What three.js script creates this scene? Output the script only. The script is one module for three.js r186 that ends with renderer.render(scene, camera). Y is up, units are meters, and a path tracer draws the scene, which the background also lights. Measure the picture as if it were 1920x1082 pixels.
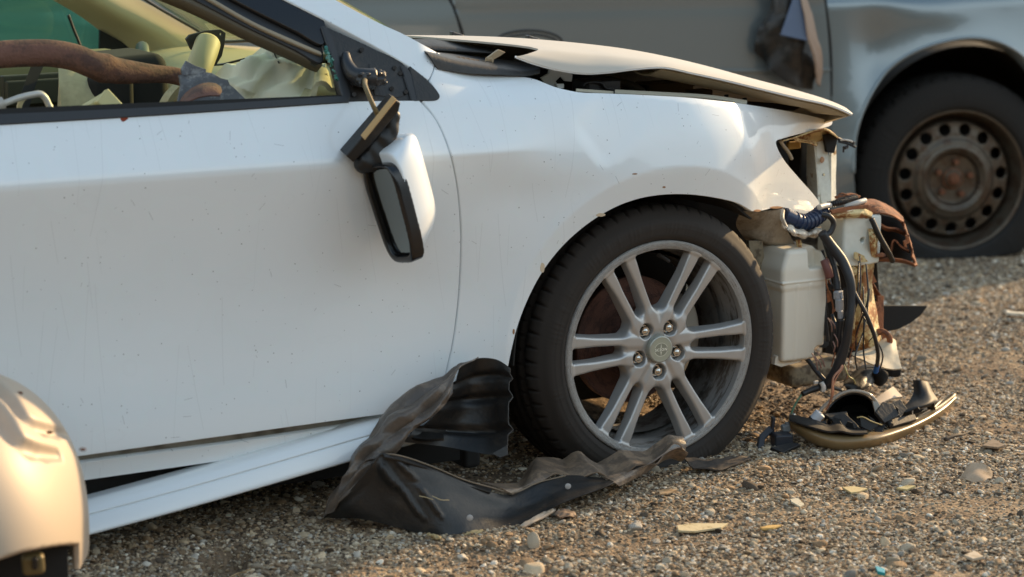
import * as THREE from 'three';
import { mergeGeometries, mergeVertices } from 'three/addons/utils/BufferGeometryUtils.js';
import { RoundedBoxGeometry } from 'three/addons/geometries/RoundedBoxGeometry.js';

// ---------------------------------------------------------------- camera, sky, sun, exposure
const R = Math.PI / 180, EYE = 1.32, FOV = 14, PITCH = 10.8 * R, FPX = 541 / Math.tan(FOV / 2 * R);
const scene = new THREE.Scene();
const camera = new THREE.PerspectiveCamera(FOV, 1024 / 577, 0.1, 400);
camera.position.set(0, EYE, 0);
camera.rotation.x = -PITCH;
camera.focus = 4.95; camera.userData.fStop = 3.2;
scene.add(camera);
const renderer = new THREE.WebGLRenderer({ antialias: true });
renderer.toneMapping = THREE.LinearToneMapping;
renderer.toneMappingExposure = 1.45;
renderer.shadowMap.enabled = true;
const SUN_AZ = 44 * R, SUN_EL = 19 * R;                  // azimuth measured from the right towards the background
const sunDir = new THREE.Vector3(Math.cos(SUN_EL) * Math.cos(SUN_AZ), Math.sin(SUN_EL), -Math.cos(SUN_EL) * Math.sin(SUN_AZ));
const sun = new THREE.DirectionalLight(new THREE.Color().setRGB(1, 0.69, 0.36), 5);
sun.position.copy(sunDir).multiplyScalar(30).add(new THREE.Vector3(0.5, 0, -5.5));
sun.target.position.set(0.5, 0, -5.5);
sun.castShadow = true; sun.shadow.radius = 2.2; sun.shadow.mapSize.set(4096, 4096);
Object.assign(sun.shadow.camera, { left: -9, right: 9, top: 9, bottom: -9, near: 1, far: 70 });
scene.add(sun, sun.target);
{
  const w = 512, h = 256, d = new Float32Array(w * h * 4);
  const mix = (a, b, t) => a.map((v, i) => v + (b[i] - v) * t);
  for (let j = 0; j < h; j++) for (let i = 0; i < w; i++) {
    const el = ((j + 0.5) / h - 0.5) * Math.PI, az = ((i + 0.5) / w - 0.5) * 2 * Math.PI;
    const y = Math.sin(el), x = Math.cos(el) * Math.cos(az), z = Math.cos(el) * Math.sin(az);
    let c;
    if (y < 0) c = [0.2, 0.18, 0.15];
    else {
      c = mix([0.62, 0.77, 0.86], [1.14, 1.34, 1.46], Math.min(1, y / 0.42));
      c = mix(c, [0.17, 0.32, 0.52], Math.min(1, Math.max(0, (y - 0.46) / 0.4)));
      const g = Math.max(0, x * sunDir.x + y * sunDir.y + z * sunDir.z);
      const k = 0.55 * Math.pow(g, 5) + 1.3 * Math.pow(g, 40);
      c = [c[0] + k * 1.0, c[1] + k * 0.72, c[2] + k * 0.42];
    }
    d.set([c[0], c[1], c[2], 1], (j * w + i) * 4);
  }
  const sky = new THREE.DataTexture(d, w, h, THREE.RGBAFormat, THREE.FloatType);
  sky.mapping = THREE.EquirectangularReflectionMapping; sky.magFilter = sky.minFilter = THREE.LinearFilter; sky.needsUpdate = true;
  scene.background = sky; scene.environment = sky;
  scene.backgroundIntensity = scene.environmentIntensity = 0.8;
}

// ---------------------------------------------------------------- helpers: random, noise, rays through photograph pixels
function rng(seed) { let a = seed >>> 0; return () => { a = (a + 0x6D2B79F5) | 0; let t = Math.imul(a ^ (a >>> 15), 1 | a); t = (t + Math.imul(t ^ (t >>> 7), 61 | t)) ^ t; return ((t ^ (t >>> 14)) >>> 0) / 4294967296; }; }
function hash3(x, y, z) { let n = Math.imul(x, 374761393) + Math.imul(y, 668265263) + Math.imul(z, 2147483647 - 61); n = Math.imul(n ^ (n >>> 13), 1274126177); return ((n ^ (n >>> 16)) >>> 0) / 4294967296; }
function vnoise(x, y, z = 0) {
  const xi = Math.floor(x), yi = Math.floor(y), zi = Math.floor(z), s = t => t * t * (3 - 2 * t);
  const u = s(x - xi), v = s(y - yi), w = s(z - zi), L = (a, b, t) => a + (b - a) * t;
  const r = k => L(L(hash3(xi, yi, zi + k), hash3(xi + 1, yi, zi + k), u), L(hash3(xi, yi + 1, zi + k), hash3(xi + 1, yi + 1, zi + k), u), v);
  return w === 0 ? r(0) : L(r(0), r(1), w);
}
function fbm(x, y, z = 0, o = 4) { let a = 0, s = 0.5; for (let i = 0; i < o; i++) { a += s * vnoise(x, y, z); x = x * 2.03 + 17.1; y = y * 2.03 + 9.7; z = z * 2.03; s *= 0.5; } return a / (1 - Math.pow(0.5, o)); }
const clamp = (x, a = 0, b = 1) => Math.min(b, Math.max(a, x));
const sst = (a, b, x) => { const t = clamp((x - a) / (b - a)); return t * t * (3 - 2 * t); };
const V = (x, y, z) => new THREE.Vector3(x, y, z);
function ray(px, py) { const X = (px - 960) / FPX, Y = -(py - 541) / FPX; return V(X, Y * Math.cos(PITCH) - Math.sin(PITCH), -Math.cos(PITCH) - Y * Math.sin(PITCH)); }
function W(px, py, t) { return ray(px, py).multiplyScalar(t).add(V(0, EYE, 0)); }              // world point seen at a photograph pixel at a given depth
function G(px, py, h = 0) { const r = ray(px, py); return r.multiplyScalar((h - EYE) / r.y).add(V(0, EYE, 0)); }   // on the ground (height h)
class Frame {                                            // a vehicle's own axes: s forward, h up, n outward from the side we see
  constructor(px, py, depth, yaw) { const c = W(px, py, depth); this.h0 = c.y; this.o = V(c.x, 0, c.z); this.yaw = yaw; this.f = V(Math.cos(yaw), 0, -Math.sin(yaw)); this.n = V(Math.sin(yaw), 0, Math.cos(yaw)); }
  hit(px, py, n) { const r = ray(px, py), e = V(0, EYE, 0).sub(this.o), t = (n - e.dot(this.n)) / r.dot(this.n); const p = e.addScaledVector(r, t); return V(p.dot(this.f), p.y, n); }
  on(px, py, N) { let n = N(0, 0.5), q; for (let i = 0; i < 40; i++) { q = this.hit(px, py, n); n += 0.6 * (N(q.x, q.y) - n); } q.z = N(q.x, q.y); return q; }
  local(v) { const e = v.clone().sub(this.o); return V(e.dot(this.f), e.y, e.dot(this.n)); }
  at(px, py, t) { return this.local(W(px, py, t)); }
  world(v) { return this.o.clone().addScaledVector(this.f, v.x).addScaledVector(this.n, v.z).setY(v.y); }
}
const CAR = new Frame(1239, 655, 4.984, 28.8 * R);       // white car: origin under the front wheel centre, n = 0 at the wheel lip
const FAR = new Frame(1794, 338, 7.49, 17 * R);          // grey car behind

// ---------------------------------------------------------------- naming
const used = new Map();
function numbered(name) { const k = used.get(name) || 0; used.set(name, k + 1); return k ? `${name}_${String(k).padStart(3, '0')}` : name; }
const worldSpace = new Set();
function tag(o, label, category, group, kind) { if (label) o.userData.label = label; if (category) o.userData.category = category; if (group) o.userData.group = group; if (kind) o.userData.kind = kind; return o; }
function thing(name, label, category, base, yaw = 0, group) {   // base given: parts are built in world places and moved under the base
  const o = new THREE.Group(); o.name = numbered(name); scene.add(o);
  o.position.copy(base); o.rotation.y = yaw; o.updateMatrixWorld(true);
  return tag(o, label, category, group);
}
function part(parent, name, geo, m, inWorld = false) {
  if (Array.isArray(geo)) geo = merge(geo);
  if (inWorld) { parent.updateWorldMatrix(true, false); geo.applyMatrix4(parent.matrixWorld.clone().invert()); }
  const o = new THREE.Mesh(geo, m); o.name = name; o.castShadow = o.receiveShadow = true; parent.add(o); return o;
}
function solo(name, label, category, geo, m, group) {    // a thing that is one mesh, its origin at its base
  if (Array.isArray(geo)) geo = merge(geo);
  geo.computeBoundingBox(); const b = geo.boundingBox, c = b.getCenter(V()); c.y = b.min.y; geo.translate(-c.x, -c.y, -c.z);
  const o = new THREE.Mesh(geo, m); o.name = numbered(name); o.position.copy(c); o.castShadow = o.receiveShadow = true; scene.add(o);
  return tag(o, label, category, group);
}
function sub(parent, name) { const g = new THREE.Group(); g.name = name; parent.add(g); return g; }

// ---------------------------------------------------------------- geometry helpers
function flat(g) { const r = g.index ? g.toNonIndexed() : g; for (const k of Object.keys(r.attributes)) if (!['position', 'normal', 'uv'].includes(k)) r.deleteAttribute(k); return r; }
function uvBox(g, k = 1) {                               // uv in metres from the dominant axis of each triangle
  g = flat(g); const p = g.attributes.position, n = p.count, uv = new Float32Array(n * 2), a = V(), b = V(), c = V();
  for (let i = 0; i < n; i += 3) {
    a.fromBufferAttribute(p, i); b.fromBufferAttribute(p, i + 1); c.fromBufferAttribute(p, i + 2);
    const q = b.clone().sub(a).cross(c.clone().sub(a)), x = Math.abs(q.x), y = Math.abs(q.y), z = Math.abs(q.z);
    [a, b, c].forEach((v, j) => { const t = x > y && x > z ? [v.z, v.y] : y > z ? [v.x, v.z] : [v.x, v.y]; uv[(i + j) * 2] = t[0] * k; uv[(i + j) * 2 + 1] = t[1] * k; });
  }
  g.setAttribute('uv', new THREE.BufferAttribute(uv, 2)); if (!g.attributes.normal) g.computeVertexNormals(); return g;
}
function merge(list) { return mergeGeometries(list.map(g => uvBox(g))); }
function spline(pts, per = 8) {                          // smooth line through points given as arrays
  if (pts.length < 3) return pts.slice();
  const P = pts.map(p => V(p[0], p[1], p[2] || 0)), c = new THREE.CatmullRomCurve3(P, false, 'centripetal'), out = [];
  for (let i = 0; i <= (pts.length - 1) * per; i++) { const v = c.getPoint(i / ((pts.length - 1) * per)); out.push([v.x, v.y, v.z]); }
  return out;
}
function outline(...segs) { const out = []; for (const s of segs) for (const p of (s.length > 2 ? spline(s, 6) : s)) { const l = out[out.length - 1]; if (!l || Math.hypot(l[0] - p[0], l[1] - p[1]) > 0.3) out.push(p); } const a = out[0], b = out[out.length - 1]; if (Math.hypot(a[0] - b[0], a[1] - b[1]) < 0.5) out.pop(); return out; }
function clipPoly(poly, axis, val, keepLess) {
  const out = [];
  for (let i = 0; i < poly.length; i++) {
    const a = poly[i], b = poly[(i + 1) % poly.length], ia = keepLess ? a[axis] <= val : a[axis] >= val, ib = keepLess ? b[axis] <= val : b[axis] >= val;
    if (ia) out.push(a);
    if (ia !== ib) { const t = (val - a[axis]) / (b[axis] - a[axis]); out.push([a[0] + (b[0] - a[0]) * t, a[1] + (b[1] - a[1]) * t]); }
  }
  return out;
}
function surfNormal(N, s, h) { const e = 0.0015; return V(-(N(s + e, h) - N(s - e, h)) / (2 * e), -(N(s, h + e) - N(s, h - e)) / (2 * e), 1).normalize(); }
// a body panel: polygon in (s, h) laid on the surface n = N(s, h), with a folded-in edge of the given depth
function panel(poly, N, cell = 0.012, fold = 0.018, back = false) {
  const pos = [], nor = [], put = (s, h) => { pos.push(s, h, N(s, h)); const q = surfNormal(N, s, h); nor.push(q.x, q.y, q.z); };
  let s0 = 1e9, s1 = -1e9, h0 = 1e9, h1 = -1e9, area = 0;
  poly.forEach((p, i) => { s0 = Math.min(s0, p[0]); s1 = Math.max(s1, p[0]); h0 = Math.min(h0, p[1]); h1 = Math.max(h1, p[1]); const q = poly[(i + 1) % poly.length]; area += p[0] * q[1] - q[0] * p[1]; });
  if (area < 0) poly = poly.slice().reverse();
  const nx = Math.ceil((s1 - s0) / cell), ny = Math.ceil((h1 - h0) / cell);
  for (let i = 0; i < nx; i++) {
    const a = s0 + i * cell, col = clipPoly(clipPoly(poly, 0, a, false), 0, a + cell, true);
    if (col.length < 3) continue;
    for (let j = 0; j < ny; j++) {
      const b = h0 + j * cell, c = clipPoly(clipPoly(col, 1, b, false), 1, b + cell, true);
      if (c.length < 3) continue;
      const v2 = c.map(p => new THREE.Vector2(p[0], p[1]));
      for (const t of THREE.ShapeUtils.triangulateShape(v2, [])) {
        const A = c[t[0]], B = c[t[1]], C = c[t[2]], ar = (B[0] - A[0]) * (C[1] - A[1]) - (C[0] - A[0]) * (B[1] - A[1]);
        if (Math.abs(ar) < 1e-10) continue;
        for (const p of ar > 0 ? [A, B, C] : [A, C, B]) put(p[0], p[1]);
      }
    }
  }
  if (fold) {
    const rows = poly.map((p, i) => {
      const a = poly[(i + poly.length - 1) % poly.length], b = poly[(i + 1) % poly.length], l = Math.hypot(b[0] - a[0], b[1] - a[1]) || 1;
      const ox = (b[1] - a[1]) / l, oy = -(b[0] - a[0]) / l, n = surfNormal(N, p[0], p[1]);
      const P = V(p[0], p[1], N(p[0], p[1])), d = Math.min(0.0025, Math.abs(fold) * 0.3);
      return { P, n, o: V(ox, oy, 0), Q: P.clone().addScaledVector(V(ox, oy, 0), d * 0.5).addScaledVector(n, -d), Z: P.clone().addScaledVector(V(ox, oy, 0), d * 0.5).addScaledVector(n, -fold) };
    });
    for (let i = 0; i < rows.length; i++) {
      const a = rows[i], b = rows[(i + 1) % rows.length];
      const quad = (p, q, r, t, np, nq, nr, nt) => { for (const [v, m] of [[p, np], [q, nq], [r, nr], [p, np], [r, nr], [t, nt]]) { pos.push(v.x, v.y, v.z); nor.push(m.x, m.y, m.z); } };
      const mid = x => x.n.clone().add(x.o).normalize();
      quad(a.P, a.Q, b.Q, b.P, a.n, mid(a), mid(b), b.n);
      quad(a.Q, a.Z, b.Z, b.Q, mid(a), a.o, b.o, mid(b));
    }
  }
  const g = new THREE.BufferGeometry();
  g.setAttribute('position', new THREE.Float32BufferAttribute(pos, 3)); g.setAttribute('normal', new THREE.Float32BufferAttribute(nor, 3));
  const uv = new Float32Array(pos.length / 3 * 2); for (let i = 0; i < uv.length / 2; i++) { uv[2 * i] = pos[3 * i]; uv[2 * i + 1] = pos[3 * i + 1]; }
  g.setAttribute('uv', new THREE.BufferAttribute(uv, 2)); return g;
}
// a smooth sheet through a grid of points (rows of equal length), with thickness; wob(u, v) adds along the normal
function sheet(rows, thick = 0.003, su = 6, sv = 6, wob = null) {
  const tween = (list, per) => { const c = new THREE.CatmullRomCurve3(list, false, 'centripetal'), k = (list.length - 1) * per, o = []; for (let i = 0; i <= k; i++) o.push(c.getPoint(i / k)); return o; };
  const fine = rows.map(r => tween(r, su)), m = fine[0].length, cols = [];
  for (let i = 0; i < m; i++) cols.push(rows.length > 2 ? tween(fine.map(r => r[i]), sv) : tween([fine[0][i], fine[0][i].clone().lerp(fine[1][i], 0.5), fine[1][i]], sv));
  const n = cols[0].length, nor = (i, j) => { const a = cols[Math.min(i + 1, m - 1)][j].clone().sub(cols[Math.max(i - 1, 0)][j]), b = cols[i][Math.min(j + 1, n - 1)].clone().sub(cols[i][Math.max(j - 1, 0)]); return a.cross(b).normalize(); };
  const P = [], Q = [];
  for (let i = 0; i < m; i++) for (let j = 0; j < n; j++) { const q = nor(i, j), p = cols[i][j].clone(); if (wob) p.addScaledVector(q, wob(i / (m - 1), j / (n - 1), p)); P.push(p); Q.push(q); }
  const N2 = P.map((p, k) => { const i = Math.floor(k / n), j = k % n, at = (a, b) => P[clamp(a, 0, m - 1) * n + clamp(b, 0, n - 1)]; return at(i + 1, j).clone().sub(at(i - 1, j)).cross(at(i, j + 1).clone().sub(at(i, j - 1))).normalize(); });
  const pos = [], nn = [], uv = [], id = [];
  for (const s of [1, -1]) P.forEach((p, k) => { const v = p.clone().addScaledVector(N2[k], s * thick / 2), q = N2[k]; pos.push(v.x, v.y, v.z); nn.push(q.x * s, q.y * s, q.z * s); uv.push(0, 0); });
  const M = m * n;
  for (let i = 0; i < m - 1; i++) for (let j = 0; j < n - 1; j++) { const a = i * n + j, b = a + 1, c = a + n, d = c + 1; id.push(a, c, b, b, c, d, M + a, M + b, M + c, M + b, M + d, M + c); }
  const g = new THREE.BufferGeometry();
  g.setAttribute('position', new THREE.Float32BufferAttribute(pos, 3)); g.setAttribute('normal', new THREE.Float32BufferAttribute(nn, 3)); g.setAttribute('uv', new THREE.Float32BufferAttribute(uv, 2)); g.setIndex(id);
  const rim = [], edge = []; for (let j = 0; j < n; j++) edge.push(j); for (let i = 1; i < m; i++) edge.push(i * n + n - 1); for (let j = n - 2; j >= 0; j--) edge.push((m - 1) * n + j); for (let i = m - 2; i > 0; i--) edge.push(i * n);
  for (let k = 0; k < edge.length; k++) { const a = edge[k], b = edge[(k + 1) % edge.length]; for (const q of [a, b, M + a, b, M + b, M + a]) rim.push(pos[q * 3], pos[q * 3 + 1], pos[q * 3 + 2]); }
  const r = new THREE.BufferGeometry(); r.setAttribute('position', new THREE.Float32BufferAttribute(rim, 3)); r.computeVertexNormals(); r.setAttribute('uv', new THREE.Float32BufferAttribute(new Float32Array(rim.length / 3 * 2), 2));
  return mergeGeometries([flat(g), r]);
}
// a tube whose radius may change along it: pts are Vector3, r a number or f(t)
function tube(pts, r, seg = 0, sides = 10, cap = true) {
  const c = new THREE.CatmullRomCurve3(pts, false, 'centripetal'), k = seg || Math.max(8, pts.length * 8), fr = c.computeFrenetFrames(k, false), pos = [], id = [], rad = typeof r === 'function' ? r : () => r;
  for (let i = 0; i <= k; i++) { const p = c.getPointAt(i / k); for (let j = 0; j < sides; j++) { const a = j / sides * 2 * Math.PI, q = p.clone().addScaledVector(fr.normals[i], Math.cos(a) * rad(i / k, a)).addScaledVector(fr.binormals[i], Math.sin(a) * rad(i / k, a)); pos.push(q.x, q.y, q.z); } }
  for (let i = 0; i < k; i++) for (let j = 0; j < sides; j++) { const a = i * sides + j, b = i * sides + (j + 1) % sides; id.push(a, b, a + sides, b, b + sides, a + sides); }
  if (cap) for (const [i, s] of [[0, 1], [k, -1]]) { const p = c.getPointAt(i / k), b = pos.length / 3; pos.push(p.x, p.y, p.z); for (let j = 0; j < sides; j++) { const u = i * sides + j, v = i * sides + (j + 1) % sides; if (s > 0) id.push(b, v, u); else id.push(b, u, v); } }
  const g = new THREE.BufferGeometry(); g.setAttribute('position', new THREE.Float32BufferAttribute(pos, 3)); g.setIndex(id); g.computeVertexNormals(); g.setAttribute('uv', new THREE.Float32BufferAttribute(new Float32Array(pos.length / 3 * 2), 2)); return flat(g);
}
// a plate: polygon of 3D points (roughly flat), thickened along the direction dir (or its own normal)
function plate(pts, th, bevel = 0.0015, holes = []) {
  const c = pts.reduce((a, p) => a.add(p), V(0, 0, 0)).multiplyScalar(1 / pts.length), n = V(0, 0, 0);
  for (let i = 0; i < pts.length; i++) n.add(pts[i].clone().sub(c).cross(pts[(i + 1) % pts.length].clone().sub(c)));
  n.normalize(); const x = pts[1].clone().sub(pts[0]); x.addScaledVector(n, -x.dot(n)).normalize(); const y = n.clone().cross(x);
  const to = p => { const d = p.clone().sub(c); return new THREE.Vector2(d.dot(x), d.dot(y)); };
  const sh = new THREE.Shape(pts.map(to)); for (const [hp, hr] of holes) { const q = to(hp), p = new THREE.Path(); p.absarc(q.x, q.y, hr, 0, Math.PI * 2, true); sh.holes.push(p); }
  const g = new THREE.ExtrudeGeometry(sh, { depth: th, bevelEnabled: bevel > 0, bevelSize: bevel, bevelThickness: bevel, bevelSegments: 2, curveSegments: 12 }); g.translate(0, 0, -th / 2);
  return g.applyMatrix4(new THREE.Matrix4().makeBasis(x, y, n).setPosition(c));
}
function box(c, sx, sy, sz, yaw = 0, pitch = 0, roll = 0, r = 0.004) { const g = new RoundedBoxGeometry(sx, sy, sz, 2, Math.min(r, sx / 3, sy / 3, sz / 3)); return g.applyMatrix4(new THREE.Matrix4().makeRotationFromEuler(new THREE.Euler(pitch, yaw, roll, 'YXZ')).setPosition(c)); }
function bar(a, b, r, sides = 12) { const d = b.clone().sub(a), g = new THREE.CylinderGeometry(r, r, d.length(), sides); return g.applyMatrix4(new THREE.Matrix4().makeRotationFromQuaternion(new THREE.Quaternion().setFromUnitVectors(V(0, 1, 0), d.clone().normalize())).setPosition(a.clone().lerp(b, 0.5))); }
// surface nets: mesh of the zero set of a distance function
function iso(f, lo, hi, cell) {
  const nx = Math.ceil((hi.x - lo.x) / cell) + 1, ny = Math.ceil((hi.y - lo.y) / cell) + 1, nz = Math.ceil((hi.z - lo.z) / cell) + 1;
  const d = new Float32Array(nx * ny * nz), I = (i, j, k) => (k * ny + j) * nx + i;
  for (let k = 0; k < nz; k++) for (let j = 0; j < ny; j++) for (let i = 0; i < nx; i++) d[I(i, j, k)] = f(lo.x + i * cell, lo.y + j * cell, lo.z + k * cell);
  const vid = new Int32Array(nx * ny * nz).fill(-1), pos = [], id = [];
  for (let k = 0; k < nz - 1; k++) for (let j = 0; j < ny - 1; j++) for (let i = 0; i < nx - 1; i++) {
    let m = 0, sx = 0, sy = 0, sz = 0; const c = [];
    for (let q = 0; q < 8; q++) { const v = d[I(i + (q & 1), j + (q >> 1 & 1), k + (q >> 2))]; c.push(v); if (v < 0) m |= 1 << q; }
    if (m === 0 || m === 255) continue;
    let n = 0;
    for (let q = 0; q < 8; q++) for (const b of [1, 2, 4]) if (!(q & b)) { const r = q | b; if ((c[q] < 0) !== (c[r] < 0)) { const t = c[q] / (c[q] - c[r]); sx += (q & 1) + (b === 1 ? t : 0); sy += (q >> 1 & 1) + (b === 2 ? t : 0); sz += (q >> 2) + (b === 4 ? t : 0); n++; } }
    vid[I(i, j, k)] = pos.length / 3; pos.push(lo.x + (i + sx / n) * cell, lo.y + (j + sy / n) * cell, lo.z + (k + sz / n) * cell);
  }
  for (let k = 1; k < nz - 1; k++) for (let j = 1; j < ny - 1; j++) for (let i = 1; i < nx - 1; i++) {
    const a = d[I(i, j, k)] < 0;
    const q = (v0, v1, v2, v3, flip) => { if (v0 < 0 || v1 < 0 || v2 < 0 || v3 < 0) return; if (flip) id.push(v0, v2, v1, v0, v3, v2); else id.push(v0, v1, v2, v0, v2, v3); };
    if (a !== d[I(i + 1, j, k)] < 0) q(vid[I(i, j - 1, k - 1)], vid[I(i, j, k - 1)], vid[I(i, j, k)], vid[I(i, j - 1, k)], !a);
    if (a !== d[I(i, j + 1, k)] < 0) q(vid[I(i - 1, j, k - 1)], vid[I(i - 1, j, k)], vid[I(i, j, k)], vid[I(i, j, k - 1)], !a);
    if (a !== d[I(i, j, k + 1)] < 0) q(vid[I(i - 1, j - 1, k)], vid[I(i, j - 1, k)], vid[I(i, j, k)], vid[I(i - 1, j, k)], !a);
  }
  const nor = new Float32Array(pos.length), e = cell * 0.35;
  for (let v = 0; v < pos.length; v += 3) {
    const x = pos[v], y = pos[v + 1], z = pos[v + 2], n = V(f(x + e, y, z) - f(x - e, y, z), f(x, y + e, z) - f(x, y - e, z), f(x, y, z + e) - f(x, y, z - e)).normalize();
    nor[v] = n.x; nor[v + 1] = n.y; nor[v + 2] = n.z;
  }
  const g = new THREE.BufferGeometry(); g.setAttribute('position', new THREE.Float32BufferAttribute(pos, 3)); g.setAttribute('normal', new THREE.BufferAttribute(nor, 3)); g.setAttribute('uv', new THREE.BufferAttribute(new Float32Array(pos.length / 3 * 2), 2)); g.setIndex(id); return flat(g);
}
const smin = (a, b, k) => { const h = clamp(0.5 + 0.5 * (b - a) / k); return b + (a - b) * h - k * h * (1 - h); };
const smax = (a, b, k) => -smin(-a, -b, k);
const rbox = (x, y, z, a, b, c, r) => { const qx = Math.abs(x) - a + r, qy = Math.abs(y) - b + r, qz = Math.abs(z) - c + r; return Math.hypot(Math.max(qx, 0), Math.max(qy, 0), Math.max(qz, 0)) + Math.min(Math.max(qx, qy, qz), 0) - r; };
const seg3 = (x, y, z, a, b, r0, r1) => { const dx = b.x - a.x, dy = b.y - a.y, dz = b.z - a.z, t = clamp(((x - a.x) * dx + (y - a.y) * dy + (z - a.z) * dz) / (dx * dx + dy * dy + dz * dz)); return Math.hypot(x - a.x - dx * t, y - a.y - dy * t, z - a.z - dz * t) - r0 - (r1 - r0) * t; };

// ---------------------------------------------------------------- materials
function tex(size, fn, srgb = true) {                    // fn(u, v) -> [r, g, b] linear 0..1; tiles over one metre unless repeated
  const d = new Uint8Array(size * size * 4), s = c => srgb ? (c <= 0.0031308 ? c * 12.92 : 1.055 * Math.pow(c, 1 / 2.4) - 0.055) : c;
  for (let j = 0; j < size; j++) for (let i = 0; i < size; i++) { const c = fn(i / size, j / size); for (let k = 0; k < 3; k++) d[(j * size + i) * 4 + k] = clamp(s(c[k])) * 255; d[(j * size + i) * 4 + 3] = 255; }
  const t = new THREE.DataTexture(d, size, size); t.wrapS = t.wrapT = THREE.RepeatWrapping; t.magFilter = THREE.LinearFilter; t.minFilter = THREE.LinearMipmapLinearFilter; t.generateMipmaps = true; if (srgb) t.colorSpace = THREE.SRGBColorSpace; t.needsUpdate = true; return t;
}
function tnoise(u, v, f, seed = 0, o = 4) {              // tiling fbm on the unit square
  let a = 0, s = 0.5, w = 0; for (let i = 0; i < o; i++) { const x = u * f, y = v * f, xi = Math.floor(x), yi = Math.floor(y), q = t => t * t * (3 - 2 * t), m = k => ((k % f) + f) % f; const A = hash3(m(xi), m(yi), seed + i), B = hash3(m(xi + 1), m(yi), seed + i), C = hash3(m(xi), m(yi + 1), seed + i), D = hash3(m(xi + 1), m(yi + 1), seed + i), p = q(x - xi), r = q(y - yi); a += s * ((A + (B - A) * p) * (1 - r) + (C + (D - C) * p) * r); w += s; s *= 0.5; f *= 2; } return a / w;
}
const lerp3 = (a, b, t) => [a[0] + (b[0] - a[0]) * t, a[1] + (b[1] - a[1]) * t, a[2] + (b[2] - a[2]) * t];
const col = (r, g, b) => new THREE.Color().setRGB(r, g, b);
function grime(base, spots, f = 12, lo = 0.55, hi = 0.72, seed = 1, size = 512, rep = 1) { const t = tex(size, (u, v) => { const n = tnoise(u, v, f, seed), m = tnoise(u, v, f * 6, seed + 9, 3); let c = lerp3(base, spots, sst(lo, hi, n * 0.7 + m * 0.3)); const k = 0.88 + 0.24 * tnoise(u, v, 64, seed + 5, 3); return c.map(x => x * k); }); t.repeat.set(rep, rep); return t; }
function bumpTex(f, seed, size = 256, o = 4, rep = 1) { const t = tex(size, (u, v) => { const n = tnoise(u, v, f, seed, o); return [n, n, n]; }, false); t.repeat.set(rep, rep); return t; }
const paintMap = (() => {                                // white lacquer with road specks, faint water runs and scratches, 1 m tile
  const S = 2048, a = new Float32Array(S * S).fill(1), r = rng(5);
  for (let k = 0; k < 420; k++) { const x = r() * S | 0, y = r() * S | 0, d = r() < 0.25 ? 4 : r() < 0.5 ? 3 : 2, v = 0.12 + 0.5 * r(); for (let i = 0; i < d; i++) for (let j = 0; j < d; j++) a[((y + j) % S) * S + (x + i) % S] = v; }
  for (let k = 0; k < 26; k++) { const x0 = r() * S, y0 = r() * S, w = 20 + r() * 40, hh = 14 + r() * 26; for (let a1 = -w; a1 < w; a1++) for (let b1 = -hh; b1 < hh; b1++) { const q = Math.hypot(a1 / w, b1 / hh); if (q < 1) a[(((y0 + b1) | 0) + S) % S * S + (((x0 + a1) | 0) + S) % S] *= 1 - 0.022 * q * q * q; } }
  for (let k = 0; k < 90; k++) { let x = r() * S, y = r() * S; const dx = (r() - 0.5) * 0.6, n = 60 + r() * 380, v = 0.9 + r() * 0.06; for (let i = 0; i < n; i++) { for (let e = 0; e < 3; e++) a[((y | 0) + S) % S * S + ((x | 0) + e + S) % S] *= v; y -= 1; x += dx * (0.4 + 0.6 * r()); } }
  for (let k = 0; k < 46; k++) { let x = r() * S, y = r() * S; const an = r() * 6.28, n = 6 + r() * 34; for (let i = 0; i < n; i++) { for (let e = 0; e < 2; e++) a[((y | 0) + S) % S * S + ((x | 0) + e + S) % S] *= 0.6; x += Math.cos(an); y += Math.sin(an); } }
  return tex(S, (u, v) => { const k = a[Math.min(S - 1, v * S | 0) * S + Math.min(S - 1, u * S | 0)], n = 0.975 + 0.05 * tnoise(u, v, 8, 31); return [0.75 * k * n, 0.79 * k * n, 0.805 * k * n]; });
})();
const rubberMap = grime([0.011, 0.0095, 0.0085], [0.04, 0.03, 0.022], 18, 0.5, 0.78, 3);
const plasticMap = grime([0.012, 0.0115, 0.011], [0.036, 0.028, 0.021], 24, 0.45, 0.8, 4);
const rustMap = grime([0.3, 0.12, 0.055], [0.12, 0.05, 0.03], 16, 0.4, 0.65, 6, 512, 2);
const scaleMap = grime([0.66, 0.53, 0.27], [0.3, 0.12, 0.035], 9, 0.42, 0.62, 7, 512, 4);
const beamMap = grime([0.66, 0.68, 0.62], [0.3, 0.2, 0.1], 8, 0.62, 0.72, 8, 512, 2);
const grain = bumpTex(64, 11, 512, 4, 4), dents = bumpTex(10, 12, 256, 4, 2);
const std = (o) => new THREE.MeshStandardMaterial({ side: THREE.DoubleSide, ...o });
const phy = (o) => new THREE.MeshPhysicalMaterial({ side: THREE.DoubleSide, ...o });
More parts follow.
